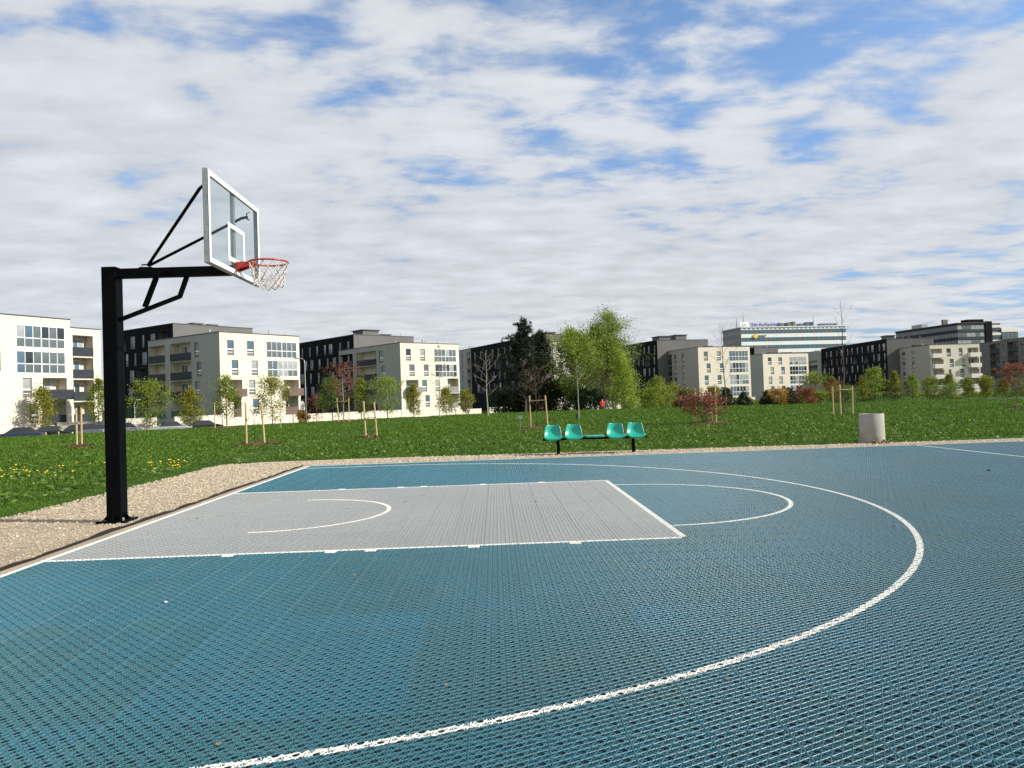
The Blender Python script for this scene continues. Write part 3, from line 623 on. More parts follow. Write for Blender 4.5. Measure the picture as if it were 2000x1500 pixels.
ST = [ # x y h w leaf label
(-51.9, 78.0, 5.0, 2.4, 'leaf_spring', 'leafing street tree cut by the left edge of the picture'),
(-46.0, 75.9, 5.5, 3.5, 'leaf_yellow', 'yellow-green street tree in front of the leftmost white block, behind the parked cars'),
(-41.9, 79.8, 6.5, 2.8, 'leaf_spring', 'leafing street tree just left of the black hoop post'),
(-35.0, 77.6, 5.7, 3.8, 'leaf_spring', 'broad yellow-green tree just right of the black hoop post'),
(-31.3, 79.6, 4.8, 3.4, 'leaf_yellow', 'rounded yellow-green tree before the shaded side of the second white block'),
(-28.5, 83.5, 6.4, 3.4, 'leaf_spring', 'tall loose tree at the corner of the second white block'),
(-22.4, 81.3, 5.7, 4.0, 'leaf_yellow', 'airy multi-stemmed tree in front of the glazed balconies of the second block'),
(-17.4, 91.2, 5.9, 4.4, 'leaf_green', 'dense dark green tree left of the crossbar stakes'),
(-13.6, 91.1, 5.9, 3.2, 'leaf_spring', 'green tree behind the crossbar stakes, left of the third block corner'),
(-10.2, 91.1, 5.8, 3.6, 'leaf_fresh', 'bright green conical tree before the shaded side of the third white block'),
(-7.6, 99.0, 5.0, 2.6, 'leaf_yellow', 'small tree at the lit corner of the third white block'),
(-3.1, 100.9, 4.4, 3.2, 'leaf_yellow', 'loose yellow-leaved tree before the right half of the third block'),
(-.5, 105.9, 4.0, 2.2, 'leaf_yellow', 'small dense tree just right of the third white block'),
(27.5, 100.2, 4.8, 4.0, 'leaf_spring', 'round tree right next to the bright willow'),
(34.6, 120.1, 4.2, 3.0, 'leaf_yellow', 'small tree before the shaded side of the white block with the bare tree'),
(58.6, 119.5, 5.0, 3.9, 'leaf_spring', 'tree standing at the right corner of the smallest white block'),
(60.8, 117.5, 4.5, 2.4, 'leaf_yellow', 'thin tree left behind the tall bare tree on the right'),
(64.4, 114.4, 4.2, 2.2, 'leaf_yellow', 'first small tree right of the tall bare tree'),
(63.8, 109.4, 5.4, 2.9, 'leaf_fresh', 'tallest conical tree in the right-hand row'),
(68.1, 111.3, 4.9, 2.2, 'leaf_yellow', 'second conical tree in the right-hand row, slim'),
(71.0, 111.3, 4.3, 2.7, 'leaf_fresh', 'third tree in the right-hand row, above the concrete bin'),
(75.0, 113.2, 3.8, 2.3, 'leaf_yellow', 'fourth tree in the right-hand row, at the block corner'),
(78.1, 113.1, 4.2, 2.7, 'leaf_yellow', 'fifth tree in the right-hand row, before the lit facade'),
(82.3, 115.0, 3.5, 2.3, 'leaf_spring', 'sixth tree in the right-hand row, low and round'),
(85.3, 115.0, 3.7, 2.2, 'leaf_yellow', 'seventh tree in the right-hand row, at the end of the lit facade'),
(91.0, 118.8, 3.2, 2.3, 'leaf_spring', 'last tree in the right-hand row, left of the copper trees')]
for k, (x, y, h, w, lf, lab) in enumerate(ST):
    leafy('street_tree', lab, 'tree', x, y, h, w, EGG if k % 3 else OVAL, lf, 3600 if lf != 'leaf_green' else 4600, .16, .16, 28, 4, 'bark', .15, 100+k, 'young street trees along the lawn')
leafy('copper_tree', 'dark red-leaved tree behind the crossbar stakes', 'tree', -15.2, 87.1, 7.8, 3.9, OVAL, 'leaf_red', 700, .17, .35, 24, 4, 'bark', .10, 201)
leafy('copper_tree', 'low red-leaved tree left of the tall bare tree', 'tree', 53.0, 99.7, 3.6, 2.8, OVAL, 'leaf_orange', 700, .13, .2, 20, 4, 'bark', .12, 202)
leafy('copper_tree', 'dull red bush under the street lamp by the flag', 'tree', -21.0, 97.5, 3.9, 2.6, OVAL, 'leaf_red', 600, .15, .15, 18, 4, 'bark', .13, 203)
# the group of tall trees in the middle
leafy('broadleaf_tree', 'tall fresh-green tree right beside the dark pine', 'tree', 13.4, 77.6, 10.0, 7.8, CROWN, 'leaf_fresh', 30000, .145, .12, 44, 7, 'bark', .075, 301, up=.9, fork=2)
leafy('broadleaf_tree', 'tallest light green tree with an open feathery top', 'tree', 16.8, 84.2, 12.3, 9.6, CROWN, 'leaf_fresh', 30000, .145, .12, 50, 7, 'bark', .065, 302, up=1.0, fork=3)
leafy('broadleaf_tree', 'light green tree leaning out on the right of the tall group', 'tree', 18.4, 82.5, 9.8, 4.4, CROWN, 'leaf_fresh', 9000, .14, .15, 36, 5, 'bark', .08, 304, up=.9, fork=2)
leafy('willow', 'bright yellow-green weeping tree at the foot of the tall group', 'tree', 18.6, 74.3, 7.4, 3.3, EGG, 'leaf_willow', 13000, .12, .06, 44, 6, 'bark', .14, 303, up=.3, fork=2)
leafy('bare_tree', 'brown leafless thicket between the tall trees above the person in red', 'tree', 16.6, 76.5, 6.2, 3.2, OVAL, 'leaf_red', 250, .12, .08, 34, 6, 'bark', .1, 305, up=.8, fork=3, trunk_r=.05)
def pine(name, label, x, y, h, w, seed, ncl, t0=.3):
    o = thing(name, label, 'tree', (x, y, groundz(x, y))); g, P = grow_tree(h, w, t0, 46, lambda q: max(.18, (1-q)**.6*min(1, .5+1.6*q)), 5, .0, .45, h*.014, seed, 2); set_bark(g, 'bark').build('trunk', o, fix=False)
    k = rng.integers(0, len(P), ncl); C_ = P[k]+rng.normal(0, .10, (ncl, 3)); sp = 10
    d = rvec(ncl*sp); d[:, 2] += .45; d /= np.linalg.norm(d, axis=1, keepdims=True); Cr = np.repeat(C_, sp, 0); ln_ = (.16+.16*rng.random(ncl*sp))[:, None]; sd_ = np.cross(d, rvec(ncl*sp))*.03
    V = np.stack([Cr-sd_, Cr+sd_, Cr+d*ln_], 1).reshape(-1, 3); obj('crown', npmesh('crown', V, np.arange(len(V)).reshape(-1, 3), 'needle'), o)
pine('pine_tree', 'dark pine, left of the two, with a spiky double top', 7.3, 74.6, 10.6, 5.6, 401, 4200, .2)
pine('pine_tree', 'dark pine behind and right of the other, beside the light green tree', 9.0, 79.0, 10.2, 4.2, 402, 3200, .15)
for k, (x, y, h, w, lab) in enumerate([(5.1, 80.8, 3.2, 3.8, 'dark evergreen shrub left under the pine'), (7.0, 82.7, 3.6, 2.6, 'dark evergreen shrub directly under the pine'), (11.7, 80.6, 4.2, 3.4, 'dark evergreen shrub between the pine and the light green tree'), (14.2, 76.5, 3.0, 3.2, 'dark evergreen shrub under the light green tree beside the pine'), (9.2, 80.2, 3.4, 3.4, 'dark evergreen shrub at the foot of the right-hand pine'),
        (32.9, 85.1, 2.9, 2.2, 'larger dark conifer before the glazed balconies right of the copper bush'), (35.0, 85.1, 2.4, 1.9, 'smaller rounded dark conifer before the glazed balconies'), (29.7, 95.2, 2.7, 2.3, 'dark conifer left behind the copper bush'), (41.5, 95.0, 2.4, 1.9, 'dark conifer at the left corner of the smallest white block'), (45.8, 97.9, 2.7, 2.3, 'dark shrub between the two amber bushes')]):
    leafy('evergreen_shrub', lab, 'shrub', x, y, h, w, CONE if k > 4 else OVAL, 'needle_yew', 6500, .2, .04, 26, 5, 'bark', .16, 500+k, 'dark evergreen shrubs behind the lawn')
for k, (nm, x, y, h, w, lf, lab) in enumerate([('amber_bush', 42.6, 93.9, 2.5, 2.5, 'leaf_amber', 'amber bush at the left of the smallest white block'), ('amber_bush', 46.5, 93.8, 2.4, 2.6, 'leaf_orange', 'rusty bush right of the amber bush'), ('green_bush', 35.7, 100.1, 3.3, 2.2, 'leaf_yellow', 'yellow-green bush above the copper bush'), ('green_bush', 32.2, 102.2, 3.0, 3.0, 'leaf_green', 'green bush left of the copper bush, farther back'), ('green_bush', 56.5, 103.6, 2.3, 3.4, 'leaf_green', 'low green bush left of the crossbar stakes on the right'), ('green_bush', 49.5, 97.8, 2.0, 2.6, 'leaf_spring', 'low green bush right of the rusty bush'), ('yellow_bush', -22.9, 97.6, 1.9, 1.4, 'leaf_amber', 'small yellow bush beneath the white feather flag'), ('green_bush', 88, 108, 1.9, 6, 'leaf_green', 'low wide green bush at the right end of the row of trees'), ('green_bush', 73, 106, 1.5, 5, 'leaf_green', 'low wide green bush under the right-hand row of trees'), ('green_bush', 22.6, 80.5, 3.0, 3.0, 'leaf_spring', 'green bush right at the foot of the willow'), ('green_bush', 17.2, 79.5, 3.6, 3.4, 'leaf_green', 'green bush behind the person in red'), ('green_bush', 25.4, 88, 3.2, 3.6, 'leaf_spring', 'green bush between the willow and the round tree')]):
    leafy(nm, lab, 'shrub', x, y, h, w, OVAL, lf, 3200, .16, .05, 22, 4, 'bark', .18, 600+k)

def hedge(label, a, b_, h, w, leaf):
    a, b_ = np.array(a, float), np.array(b_, float); L = np.linalg.norm(b_-a); n = int(L*h*w*190); t = rng.random(n)
    xy = a+(b_-a)*t[:, None]+rng.normal(0, w*.3, (n, 2)); hh = h*(.75+.35*np.sin(t*L*.9)*np.sin(t*L*.37+1)); z = hh*np.sqrt(rng.random(n)); g0 = tz(xy[:, 0], xy[:, 1])
    o = thing('hedge', label, 'hedge', (float(a[0]), float(a[1]), float(g0[0]))); C_ = np.stack([xy[:, 0]-a[0], xy[:, 1]-a[1], z+g0-g0[0]], 1); V, Fq = leaf_quads(C_, .17); obj('foliage', npmesh('foliage', V, Fq, leaf), o)
    st_ = MB()
    for k in range(int(L/1.5)): q = a+(b_-a)*(k+.5)/int(L/1.5)-a; st_.tube([(q[0], q[1], -.1), (q[0]+.1, q[1], h*.7)], [.03, .01], 'bark', 4)
    st_.build('stems', o, fix=False)
hedge('green hedge behind the first trees of the right-hand row', (60, 124), (76, 122), 1.9, 1.3, 'leaf_green'); hedge('yellow-green hedge behind the middle of the right-hand row', (76.5, 122), (92, 124), 1.5, 1.2, 'leaf_spring')
hedge('dark hedge at the far right behind the orange trees', (92.5, 124), (112, 130), 1.7, 1.4, 'leaf_green'); hedge('green hedge behind the amber bushes', (38, 104), (56, 112), 1.8, 1.3, 'leaf_spring'); hedge('green hedge between the willow and the copper bush', (22, 96), (37, 103), 1.8, 1.3, 'leaf_green')

# young staked trees on the lawn
def mulch(x, y, rx, ry, label, seed=0):
    n = 260; a = rng.random(n)*6.283; r = np.sqrt(rng.random(n)); C_ = np.stack([x+rx*r*np.cos(a), y+ry*r*np.sin(a), tz(np.full(n, x), np.full(n, y))+.05+.09*(1-r)*rng.random(n)], 1)
    V, Fq = leaf_quads(C_, .09, .5, .5)
    g = MB(); ring = [(x+rx*math.cos(t), y+ry*math.sin(t), groundz(x, y)+.015) for t in np.linspace(0, 6.283, 25)[:-1]]
    V2 = np.array(ring+[(x, y, groundz(x, y)+.12)]*1); k = len(V); f2 = np.array([(k+i, k+(i+1) % 24, k+24, k+24) for i in range(24)])
    me = bpy.data.meshes.new('mulch'); me.from_pydata(np.vstack([V, V2]).tolist(), [], Fq.tolist()+[(a_, b_, c_) for a_, b_, c_, d_ in f2.tolist()]); me.materials.append(M['mulch'])
    tag(obj('mulch', me), label, 'mulch', kind='stuff')
def stakes(x, y, pairs, label, bar=None, mt='wood_stake', old=()):
    """pairs: (dx, dy, height, tiltx); bar: (i, j, z)"""
    o = thing('tree_stakes', label, 'stakes', (x, y, groundz(x, y)), 0, 'wooden tree stakes on the lawn'); tops = []
    for i, (dx, dy, h, tl) in enumerate(pairs):
        g = MB(); g.tube([(dx+tl, dy, -.1), (dx, dy, h)], .034, 'wood_old' if i in old else mt, 8); g.build('stake', o, smooth=False); tops.append((dx+tl, dx, dy, h))
    for i, j, z in (bar or []):
        a, b_ = tops[i], tops[j]; fa = lambda t: (t[0]+(t[1]-t[0])*z/t[3], t[2]-.045, z)
        g = MB(); p0, p1 = fa(a), fa(b_); g.bar((p0[0]-.05, p0[1], z), (p1[0]+.05, p1[1], z+.03), .07, .025, mt, up=(0, 0, 1)); g.build('crossbar', o)
    return o
SG = 'young staked trees on the lawn'
# 1 far left
stakes(-12.06, 20.42, [(-.075, 0, 1.52, 0), (.085, .05, 1.52, 0)], 'close pair of pale stakes left of the hoop post', [(0, 1, .95)])
mulch(-12.06, 20.45, .55, .5, 'thin mulch patch under the close pair of stakes at the left')
leafy('sapling', 'thin bare sapling between the stakes left of the hoop post', 'tree', -12.0, 20.5, 2.0, .5, OVAL, 'leaf_green', 30, .05, .4, 8, 3, 'bark', .1, 701, SG, trunk_r=.014)
# 2
stakes(-4.46, 17.65, [(-.29, 0, 1.50, 0), (.24, .05, 1.46, .09)], 'pair of tall stakes nearest the corner of the court')
mulch(-4.42, 17.7, .85, .7, 'dark red mulch bed nearest the corner of the court')
leafy('sapling', 'thin sapling between the stakes nearest the court corner', 'tree', -4.5, 17.75, 1.35, .7, OVAL, 'leaf_green', 90, .06, .15, 12, 3, 'bark', .1, 702, SG, trunk_r=.012)
# 3
stakes(-.88, 20.26, [(-.20, 0, 1.44, .06), (.20, .05, 1.40, .08)], 'pair of stakes leaning left with a low crossbar, middle of the lawn', [(0, 1, .78)])
mulch(-.86, 20.3, .6, .6, 'mulch bed under the leaning stakes in the middle of the lawn')
leafy('sapling', 'dead-looking sapling between the leaning stakes', 'tree', -.9, 20.35, 1.25, .45, OVAL, 'leaf_red', 40, .06, .3, 8, 3, 'bark', .1, 703, SG, trunk_r=.012)
# 4
stakes(-14.3, 42.0, [(-.45, 0, 1.75, 0), (.36, .05, 2.0, 0)], 'pair of far stakes before the corner of the second white block')
mulch(-14.2, 42.0, .95, 1.0, 'far mulch bed before the second white block')
leafy('sapling', 'leafy young tree between the far stakes before the second block', 'tree', -14.3, 42.1, 3.2, 1.9, OVAL, 'leaf_spring', 500, .09, .3, 18, 4, 'bark', .13, 704, SG, trunk_r=.03)
# 5
stakes(-7.06, 46.35, [(-.45, 0, 1.85, .12), (.40, .05, 1.80, .0)], 'far stakes joined by a crossbar at the top, below the red tree', [(0, 1, 1.55)])
mulch(-7.0, 46.4, 1.0, 1.0, 'far mulch bed below the red tree')
leafy('sapling', 'red-leaved young tree growing between the crossbar stakes', 'tree', -7.06, 46.4, 3.9, 2.0, OVAL, 'leaf_red', 420, .10, .42, 16, 4, 'bark_pale', .13, 705, SG, trunk_r=.028)
# 6 behind the bench
stakes(5.81, 23.71, [(-.31, 0, 1.46, .02), (.37, -.05, 1.44, .08)], 'stakes of unequal colour behind the left end of the bench', [(0, 1, 1.22)], old=(0,))
mulch(5.75, 23.7, .85, .8, 'mulch heap behind the left end of the bench')
leafy('sapling', 'twiggy brown sapling between the stakes behind the bench', 'tree', 5.8, 23.8, 2.5, 1.2, OVAL, 'leaf_red', 130, .06, .3, 20, 5, 'bark', .1, 706, SG, trunk_r=.018)
# 7 copper bush
stakes(12.84, 22.49, [(.38, -.12, 1.56, 0), (.28, .25, 1.35, .03), (-.38, .2, 1.5, .0)], 'three stakes round the copper-leaved bush', None, old=(1, 2))
mulch(12.95, 22.5, 1.0, .85, 'wide mulch bed under the copper-leaved bush')
leafy('copper_bush', 'copper-leaved bush with spreading twigs right of the bench', 'shrub', 12.75, 22.5, 1.12, 1.75, lambda q: .45+.55*math.sin(math.pi*min(1, q+.1)), 'leaf_orange', 2200, .075, .2, 26, 5, 'bark', .12, 707, up=.25, fork=2, trunk_r=.025)
# 8 right
stakes(20.92, 27.25, [(-.42, .3, 1.42, 0), (-.24, -.1, 1.50, 0), (.42, 0, 1.42, -.03)], 'three stakes with crossbars round the tall bare tree above the bin', [(0, 1, 1.2), (1, 2, 1.24)])
# 9 far right
leafy('copper_tree', 'orange-leaved young tree at the right edge, the right one of two', 'tree', 30.3, 28.5, 2.15, 1.25, OVAL, 'leaf_orange', 620, .085, .42, 18, 4, 'bark', .13, 709, trunk_r=.022)
leafy('copper_tree', 'orange-leaved young tree at the right edge, the left one of two', 'tree', 29.85, 28.6, 2.0, .9, OVAL, 'leaf_orange', 380, .085, .5, 14, 4, 'bark', .13, 710, trunk_r=.018)
mulch(30.3, 28.5, .6, .5, 'mulch bed under the orange trees at the right edge')
# bare and sparse young trees
leafy('bare_tree', 'pale-stemmed bare tree before the dark block left of the pine', 'tree', 3.38, 52.64, 5.2, 2.6, OVAL, 'leaf_spring', 40, .10, .3, 16, 4, 'bark_pale', .1, 801, 'bare young trees', trunk_r=.055)
leafy('sparse_tree', 'slender tree with few yellow leaves before the third white block', 'tree', -.7, 55.0, 6.0, 1.9, OVAL, 'leaf_yellow', 170, .11, .2, 20, 4, 'bark_pale', .1, 802, trunk_r=.045)
leafy('bare_tree', 'tall fine-twigged bare tree behind the copper bush', 'tree', 20.2, 44.0, 6.1, 2.6, OVAL, 'leaf_red', 60, .06, .3, 18, 5, 'bark', .1, 803, 'bare young trees', trunk_r=.05, up=.9)
leafy('bare_tree', 'tallest bare tree, rising from the stakes above the bin', 'tree', 20.95, 27.3, 5.6, 1.3, OVAL, None, 0, .1, .28, 16, 4, 'bark', .1, 804, 'bare young trees', trunk_r=.04, up=1.3)
leafy('bare_tree', 'thin forked tree with a black trunk guard above the bench', 'tree', 8.88, 35.43, 3.3, 1.1, FAN, 'leaf_spring', 60, .07, .62, 7, 4, 'bark_pale', .1, 805, 'bare young trees', trunk_r=.035, up=1.2)
g = MB(); g.tube([(0, 0, 0), (0, 0, .34)], .075, 'guard_black', 10); tag(g.build('trunk_guard', loc=(8.80, 35.38, groundz(8.88, 35.4))), 'black plastic guard round the foot of the forked tree', 'trunk guard')
leafy('bare_tree', 'thin bare sapling in front of the person in red', 'tree', 14.4, 62.6, 3.4, .9, OVAL, None, 0, .1, .4, 8, 3, 'bark', .1, 806, 'bare young trees', trunk_r=.035)
leafy('sparse_tree', 'thin sapling with few pale leaves before the brown balcony', 'tree', -9.33, 38.29, 4.2, 1.5, OVAL, 'leaf_yellow', 60, .09, .35, 12, 4, 'bark_pale', .1, 807, trunk_r=.028)
# little information sign on a pole
s_ = thing('plant_sign', 'small grey sign on a thin pole left of the mulch heap', 'sign', (5.04, 22.68, groundz(5, 22.7)), R(-8))
g = MB(); g.box(-.012, .012, -.012, .012, -.1, .60, 'lamp_pole'); g.build('pole', s_); g = MB(); g.box(-.09, .09, -.02, -.012, .50, .63, 'sign_grey'); g.build('panel', s_)

# ------------------------------------------------------------------ buildings
GL = ['glass_dark', 'glass_blue', 'glass_mid', 'glass_curtain']; cache = {}
def cached(key, fn):
    if key not in cache: cache[key] = fn()
    return cache[key]
def box_mesh(name, x0, x1, y0, y1, z0, z1, mt):
    key = (name, round(x1-x0, 2), round(y1-y0, 2), round(z1-z0, 2), mt)
    def f(): g = MB(); g.box(0, x1-x0, 0, y1-y0, 0, z1-z0, mt); return g.mesh(name)
    return cached(key, f), (x0, y0, z0)
def put(name, parent, x0, x1, y0, y1, z0, z1, mt):
    me, l = box_mesh(name, x0, x1, y0, y1, z0, z1, mt); return obj(name, me, parent, l)
rgw = random.Random(11)
def el_window(par, loc, rz, w, h=2.2, fr='frame_white', panel=True, pick=None):
    w = round(w, 1); t = .07
    def f():
        g = MB(); fg = 'frame_grey'; g.box(0, t, .10, .16, 0, h, fg); g.box(w-t, w, .10, .16, 0, h, fg); g.box(t, w-t, .10, .16, h-t, h, fg); g.box(t, w-t, .10, .16, 0, t, fg)
        if panel: g.box(t, w-t, .095, .16, .42, .50, fr); g.box(t, w-t, .095, .16, .80, .98, fr)
        if w > 1.5: g.box(w*.36-.03, w*.36+.03, .097, .16, t, h-t, fr)
        return g.mesh('window')
    o = obj('window', cached(('win', w, h, fr, panel), f), par, loc, rz); gl = pick or rgw.choice(GL)
    if panel:
        put('pane', o, t, w-t, .13, .15, .98, h-t, gl); put('pane', o, t, w-t, .13, .15, .50, .80, 'glass_mid'); put('panel', o, t, w-t, .125, .15, t, .42, 'frame_grey')
    else: put('pane', o, t, w-t, .13, .15, t, h-t, gl)
    return o
def el_glazed(par, loc, rz, w, h=2.5, n=6, base=None):
    w = round(w, 1); t = .06
    def f():
        g = MB(); g.box(0, w, -.02, .06, 0, .07, 'frame_white'); g.box(0, w, -.02, .06, h-.07, h, 'frame_white'); g.box(0, w, -.02, .06, 1.02, 1.12, 'frame_white')
        for i in range(n+1):
            x = (w-t)*i/n; tt = t if i != n//2 else t*1.7; g.box(x, x+tt, -.015, .055, .07, h-.07, 'frame_white')
        return g.mesh('glazed_balcony')
    o = obj('glazed_balcony', cached(('glz', w, h, n), f), par, loc, rz); base = base or rgw.choice(['glass_curtain', 'glass_mid', 'glass_dark'])
    for i in range(n):
        a, b_ = (w-t)*i/n+t, (w-t)*(i+1)/n
        up_ = base if rgw.random() < .6 else rgw.choice(GL)
        put('pane', o, a, b_, .02, .035, 1.12, h-.07, up_); put('pane', o, a, b_, .02, .035, .07, 1.02, 'glass_mid' if rgw.random() < .6 else up_)
    return o
def el_recess(par, loc, rz, w, wallm, h=2.55, parm='parapet_dark', proj=0.):
    w = round(w, 1); d = 1.5
    def f():
        g = MB(); g.box(0, w, d, d+.05, 0, h, wallm); g.box(-.05, 0, .0, d, 0, h, wallm); g.box(w, w+.05, .0, d, 0, h, wallm); g.box(0, w, .0, d, h, h+.05, wallm); g.box(0, w, -proj, d, -.15, 0, wallm); return g.mesh('balcony')
    o = obj('balcony', cached(('rec', w, h, wallm, proj), f), par, loc, rz)
    dw = min(1.9, w*.55); x0 = w*.12 if rgw.random() < .5 else w-dw-w*.12
    put('door_frame', o, x0, x0+dw, d-.10, d-.01, .02, 2.25, 'frame_white'); put('pane', o, x0+.1, x0+dw*.45, d-.13, d-.105, .12, 2.15, rgw.choice(GL)); put('pane', o, x0+dw*.52, x0+dw-.1, d-.13, d-.105, .12, 2.15, rgw.choice(GL))
    pp = put('parapet', o, -.02, w+.02, -proj-.06, -proj+.02, -.15, 1.0, parm)
    if proj: put('parapet_side', o, -.02, .05, -proj+.02, -.01, -.15, 1.0, parm); put('parapet_side', o, w-.05, w+.02, -proj+.02, -.01, -.15, 1.0, parm)
    return o
FL = 2.9; Z0 = .15
def facade(mb, L, H, holes, axis, mt, zb=-1.6, depth=.22):
    """wall face with true openings; axis 'x' = lit side (y=0, faces -y), 'y' = shaded side (x=0, faces -x)"""
    P = (lambda s, d, z: (s, d, z)) if axis == 'x' else (lambda s, d, z: (d, s, z))
    xs = sorted({0, L}|{v for h in holes for v in (h[0], h[1])}); zs = sorted({zb, H}|{v for h in holes for v in (h[2], h[3])})
    for a, b_ in zip(xs, xs[1:]):
        for e, f in zip(zs, zs[1:]):
            if any(h[0]-1e-6 <= a and b_ <= h[1]+1e-6 and h[2]-1e-6 <= e and f <= h[3]+1e-6 for h in holes): continue
            q = [P(a, 0, e), P(b_, 0, e), P(b_, 0, f), P(a, 0, f)]; mb.quad(*(q if axis == 'x' else q[::-1]), mt)
    for a, b_, e, f in holes:
        for q in ([P(a, 0, e), P(a, depth, e), P(a, depth, f), P(a, 0, f)], [P(b_, 0, e), P(b_, depth, e), P(b_, depth, f), P(b_, 0, f)], [P(a, 0, e), P(b_, 0, e), P(b_, depth, e), P(a, depth, e)], [P(a, 0, f), P(b_, 0, f), P(b_, depth, f), P(a, depth, f)]): mb.quad(*q, mt)
def block(name, label, corner, ang, L, Sd, floors, lit, shade, m_lit='plaster', m_shade='plaster', par='parapet_dark', roof=.6, capm='roof_metal', rooftop=(), fr='frame_white', parlit=None):
    H = Z0+floors*FL+roof; o = thing(name, label, 'building', (corner[0], corner[1], 0), R(90-ang))
    wl = MB()
    def holes(els, LL):
        hs = []
        for k, r_, a, b_ in els:
            a, b_ = max(a, .12), min(b_, LL-.12); z = Z0+r_*FL
            w = round(b_-a, 1)
            if a+w > LL-.05: w = round(w-.1, 1)
            if k == 'W': hs.append((a, a+w, z+.2, z+2.4, k, w))
            elif k == 'G': hs.append((a, a+w, z+.02, z+2.52, k, w))
            elif k == 'B': hs.append((a, a+w, z+.05, z+2.6, k, w))
            elif k == 'P': hs.append((a, a+w, z+.05, z+2.4, k, w))
        return hs
    hl, hs = holes(lit, L), holes(shade, Sd)
    facade(wl, L, H, [h[:4] for h in hl], 'x', m_lit); facade(wl, Sd, H, [h[:4] for h in hs], 'y', m_shade)
    wl.quad((L, 0, -1.6), (L, Sd, -1.6), (L, Sd, H), (L, 0, H), m_lit); wl.quad((0, Sd, -1.6), (0, Sd, H), (L, Sd, H), (L, Sd, -1.6), m_shade); wl.quad((0, 0, H), (L, 0, H), (L, Sd, H), (0, Sd, H), capm)
    wall = wl.build('wall', o, fix=False)
    put('roof_edge', o, -.06, L+.06, -.06, Sd+.06, H+.003, H+.12, capm)
    for hh, rz in ((hl, 0), (hs, -math.pi/2)):
        for a, b_, e, f, k, w in hh:
            loc = (a, 0, e) if rz == 0 else (0, a+w, e); mm = m_lit
            if k == 'W': el_window(o, loc, rz, w, fr=fr)
            elif k == 'G': el_glazed(o, loc, rz, w)
            elif k == 'B': el_recess(o, loc, rz, w, mm, parm=(parlit or par) if rz == 0 else par)
            elif k == 'P': el_recess(o, loc, rz, w, mm, 2.35, parlit or par, 1.15)
    for k in range(5):
        vx, vy = rgw.uniform(1, L-1), rgw.uniform(1, min(Sd-1, 9)); g = MB(); g.tube([(vx, vy, H+.1), (vx, vy, H+rgw.uniform(.5, 1.1))], rgw.choice([.05, .09, .14]), 'lamp_pole', 6); g.build('vent_pipe', o)
    for x0, x1, y0, y1, h in rooftop:
        u_ = put('roof_unit', o, x0, x1, y0, y1, H+.125, H+.125+h, 'clad_grey'); put('unit_cap', u_, -.25, x1-x0+.25, -.25, y1-y0+.25, h, h+.18, 'roof_metal')
    return o
def darkwin(Sd, floors, r0=1, seed=0, step=2.7):
    rg = random.Random(seed); e = []
    for r_ in range(r0, floors):
        x = 1.0+rg.random()
        while x < Sd-2.2:
            
            if rg.random() < .2 and x < Sd-4.2: e.append(('B', r_, x, x+2.8)); x += 3.5; continue
            w = rg.choice([.9, .9, 1.0, 1.7]); e.append(('W', r_, x, x+w)); x += step+rg.uniform(-.3, .9)
    return e
def rows(spec, rr_): return [(k, r_, a, b_) for r_ in rr_ for k, a, b_ in spec]
# leftmost block and the one in its gap
block('white_block', 'nearest white apartment block at the left edge with two wide glazed balconies', (-53.5, 66.41), 27, 16.85, 14.9, 4,
      [('G', 3, 10.58, 16.16), ('G', 2, 10.58, 16.16), ('W', 1, 11.23, 12.25), ('P', 1, 13.5, 16.29), ('W', 0, 11.87, 12.85), ('B', 0, 13.44, 16.16), ('W', 2, 8.1, 8.92), ('W', 1, 7.79, 8.68), ('W', 3, 6.5, 7.5), ('W', 2, 3.5, 4.5), ('W', 3, 3.2, 4.2)], [], rooftop=((10.5, 12, 9, 11, .4),))
block('white_block', 'narrow white block with stacked open balconies behind the nearest block, left of the hoop post', (-52.2, 86.3), 27, 8.1, 9, 4, rows([('B', 4.2, 7.0)], (0, 1, 2, 3)), [])
# second block
A_sh = rows([('W', 5.2, 6.39), ('B', 7.34, 12.91), ('B', 14.5, 19.11)], (0, 1, 3))+rows([('W', 4.67, 5.86), ('B', 7.34, 12.91), ('B', 14.5, 19.11)], (2,))
block('white_block', 'white apartment block right of the hoop post with brown balcony low on its sunlit face', (-35.45, 101.1), 37, 14.18, 19.3, 4,
      [('W', 3, 1.24, 2.36), ('W', 3, 4.57, 5.73), ('G', 3, 7.96, 13.68), ('W', 2, 1.92, 3.05), ('W', 2, 5.28, 6.42), ('G', 2, 8.06, 13.75), ('P', 1, 1.47, 3.57), ('W', 1, 4.75, 5.82), ('W', 1, 8.19, 9.26), ('P', 1, 11.1, 13.9), ('B', 0, 2.15, 3.35), ('W', 0, 5.37, 6.45), ('B', 0, 11.32, 13.68)], A_sh, 'plaster', 'plaster_grey', parlit='parapet_brown', rooftop=((9, 10.2, 6, 7, .35),))
block('dark_block', 'charcoal five-storey block behind the hoop post with a grey gable', (-47.5, 114.2), 37, 14.9, 19.9, 5, [], darkwin(19.9, 5, 1, 1), 'clad_grey', 'clad_dark', fr='frame_grey', rooftop=((6, 7.6, 4, 6, .55), (9, 10.4, 4, 6, .5)))
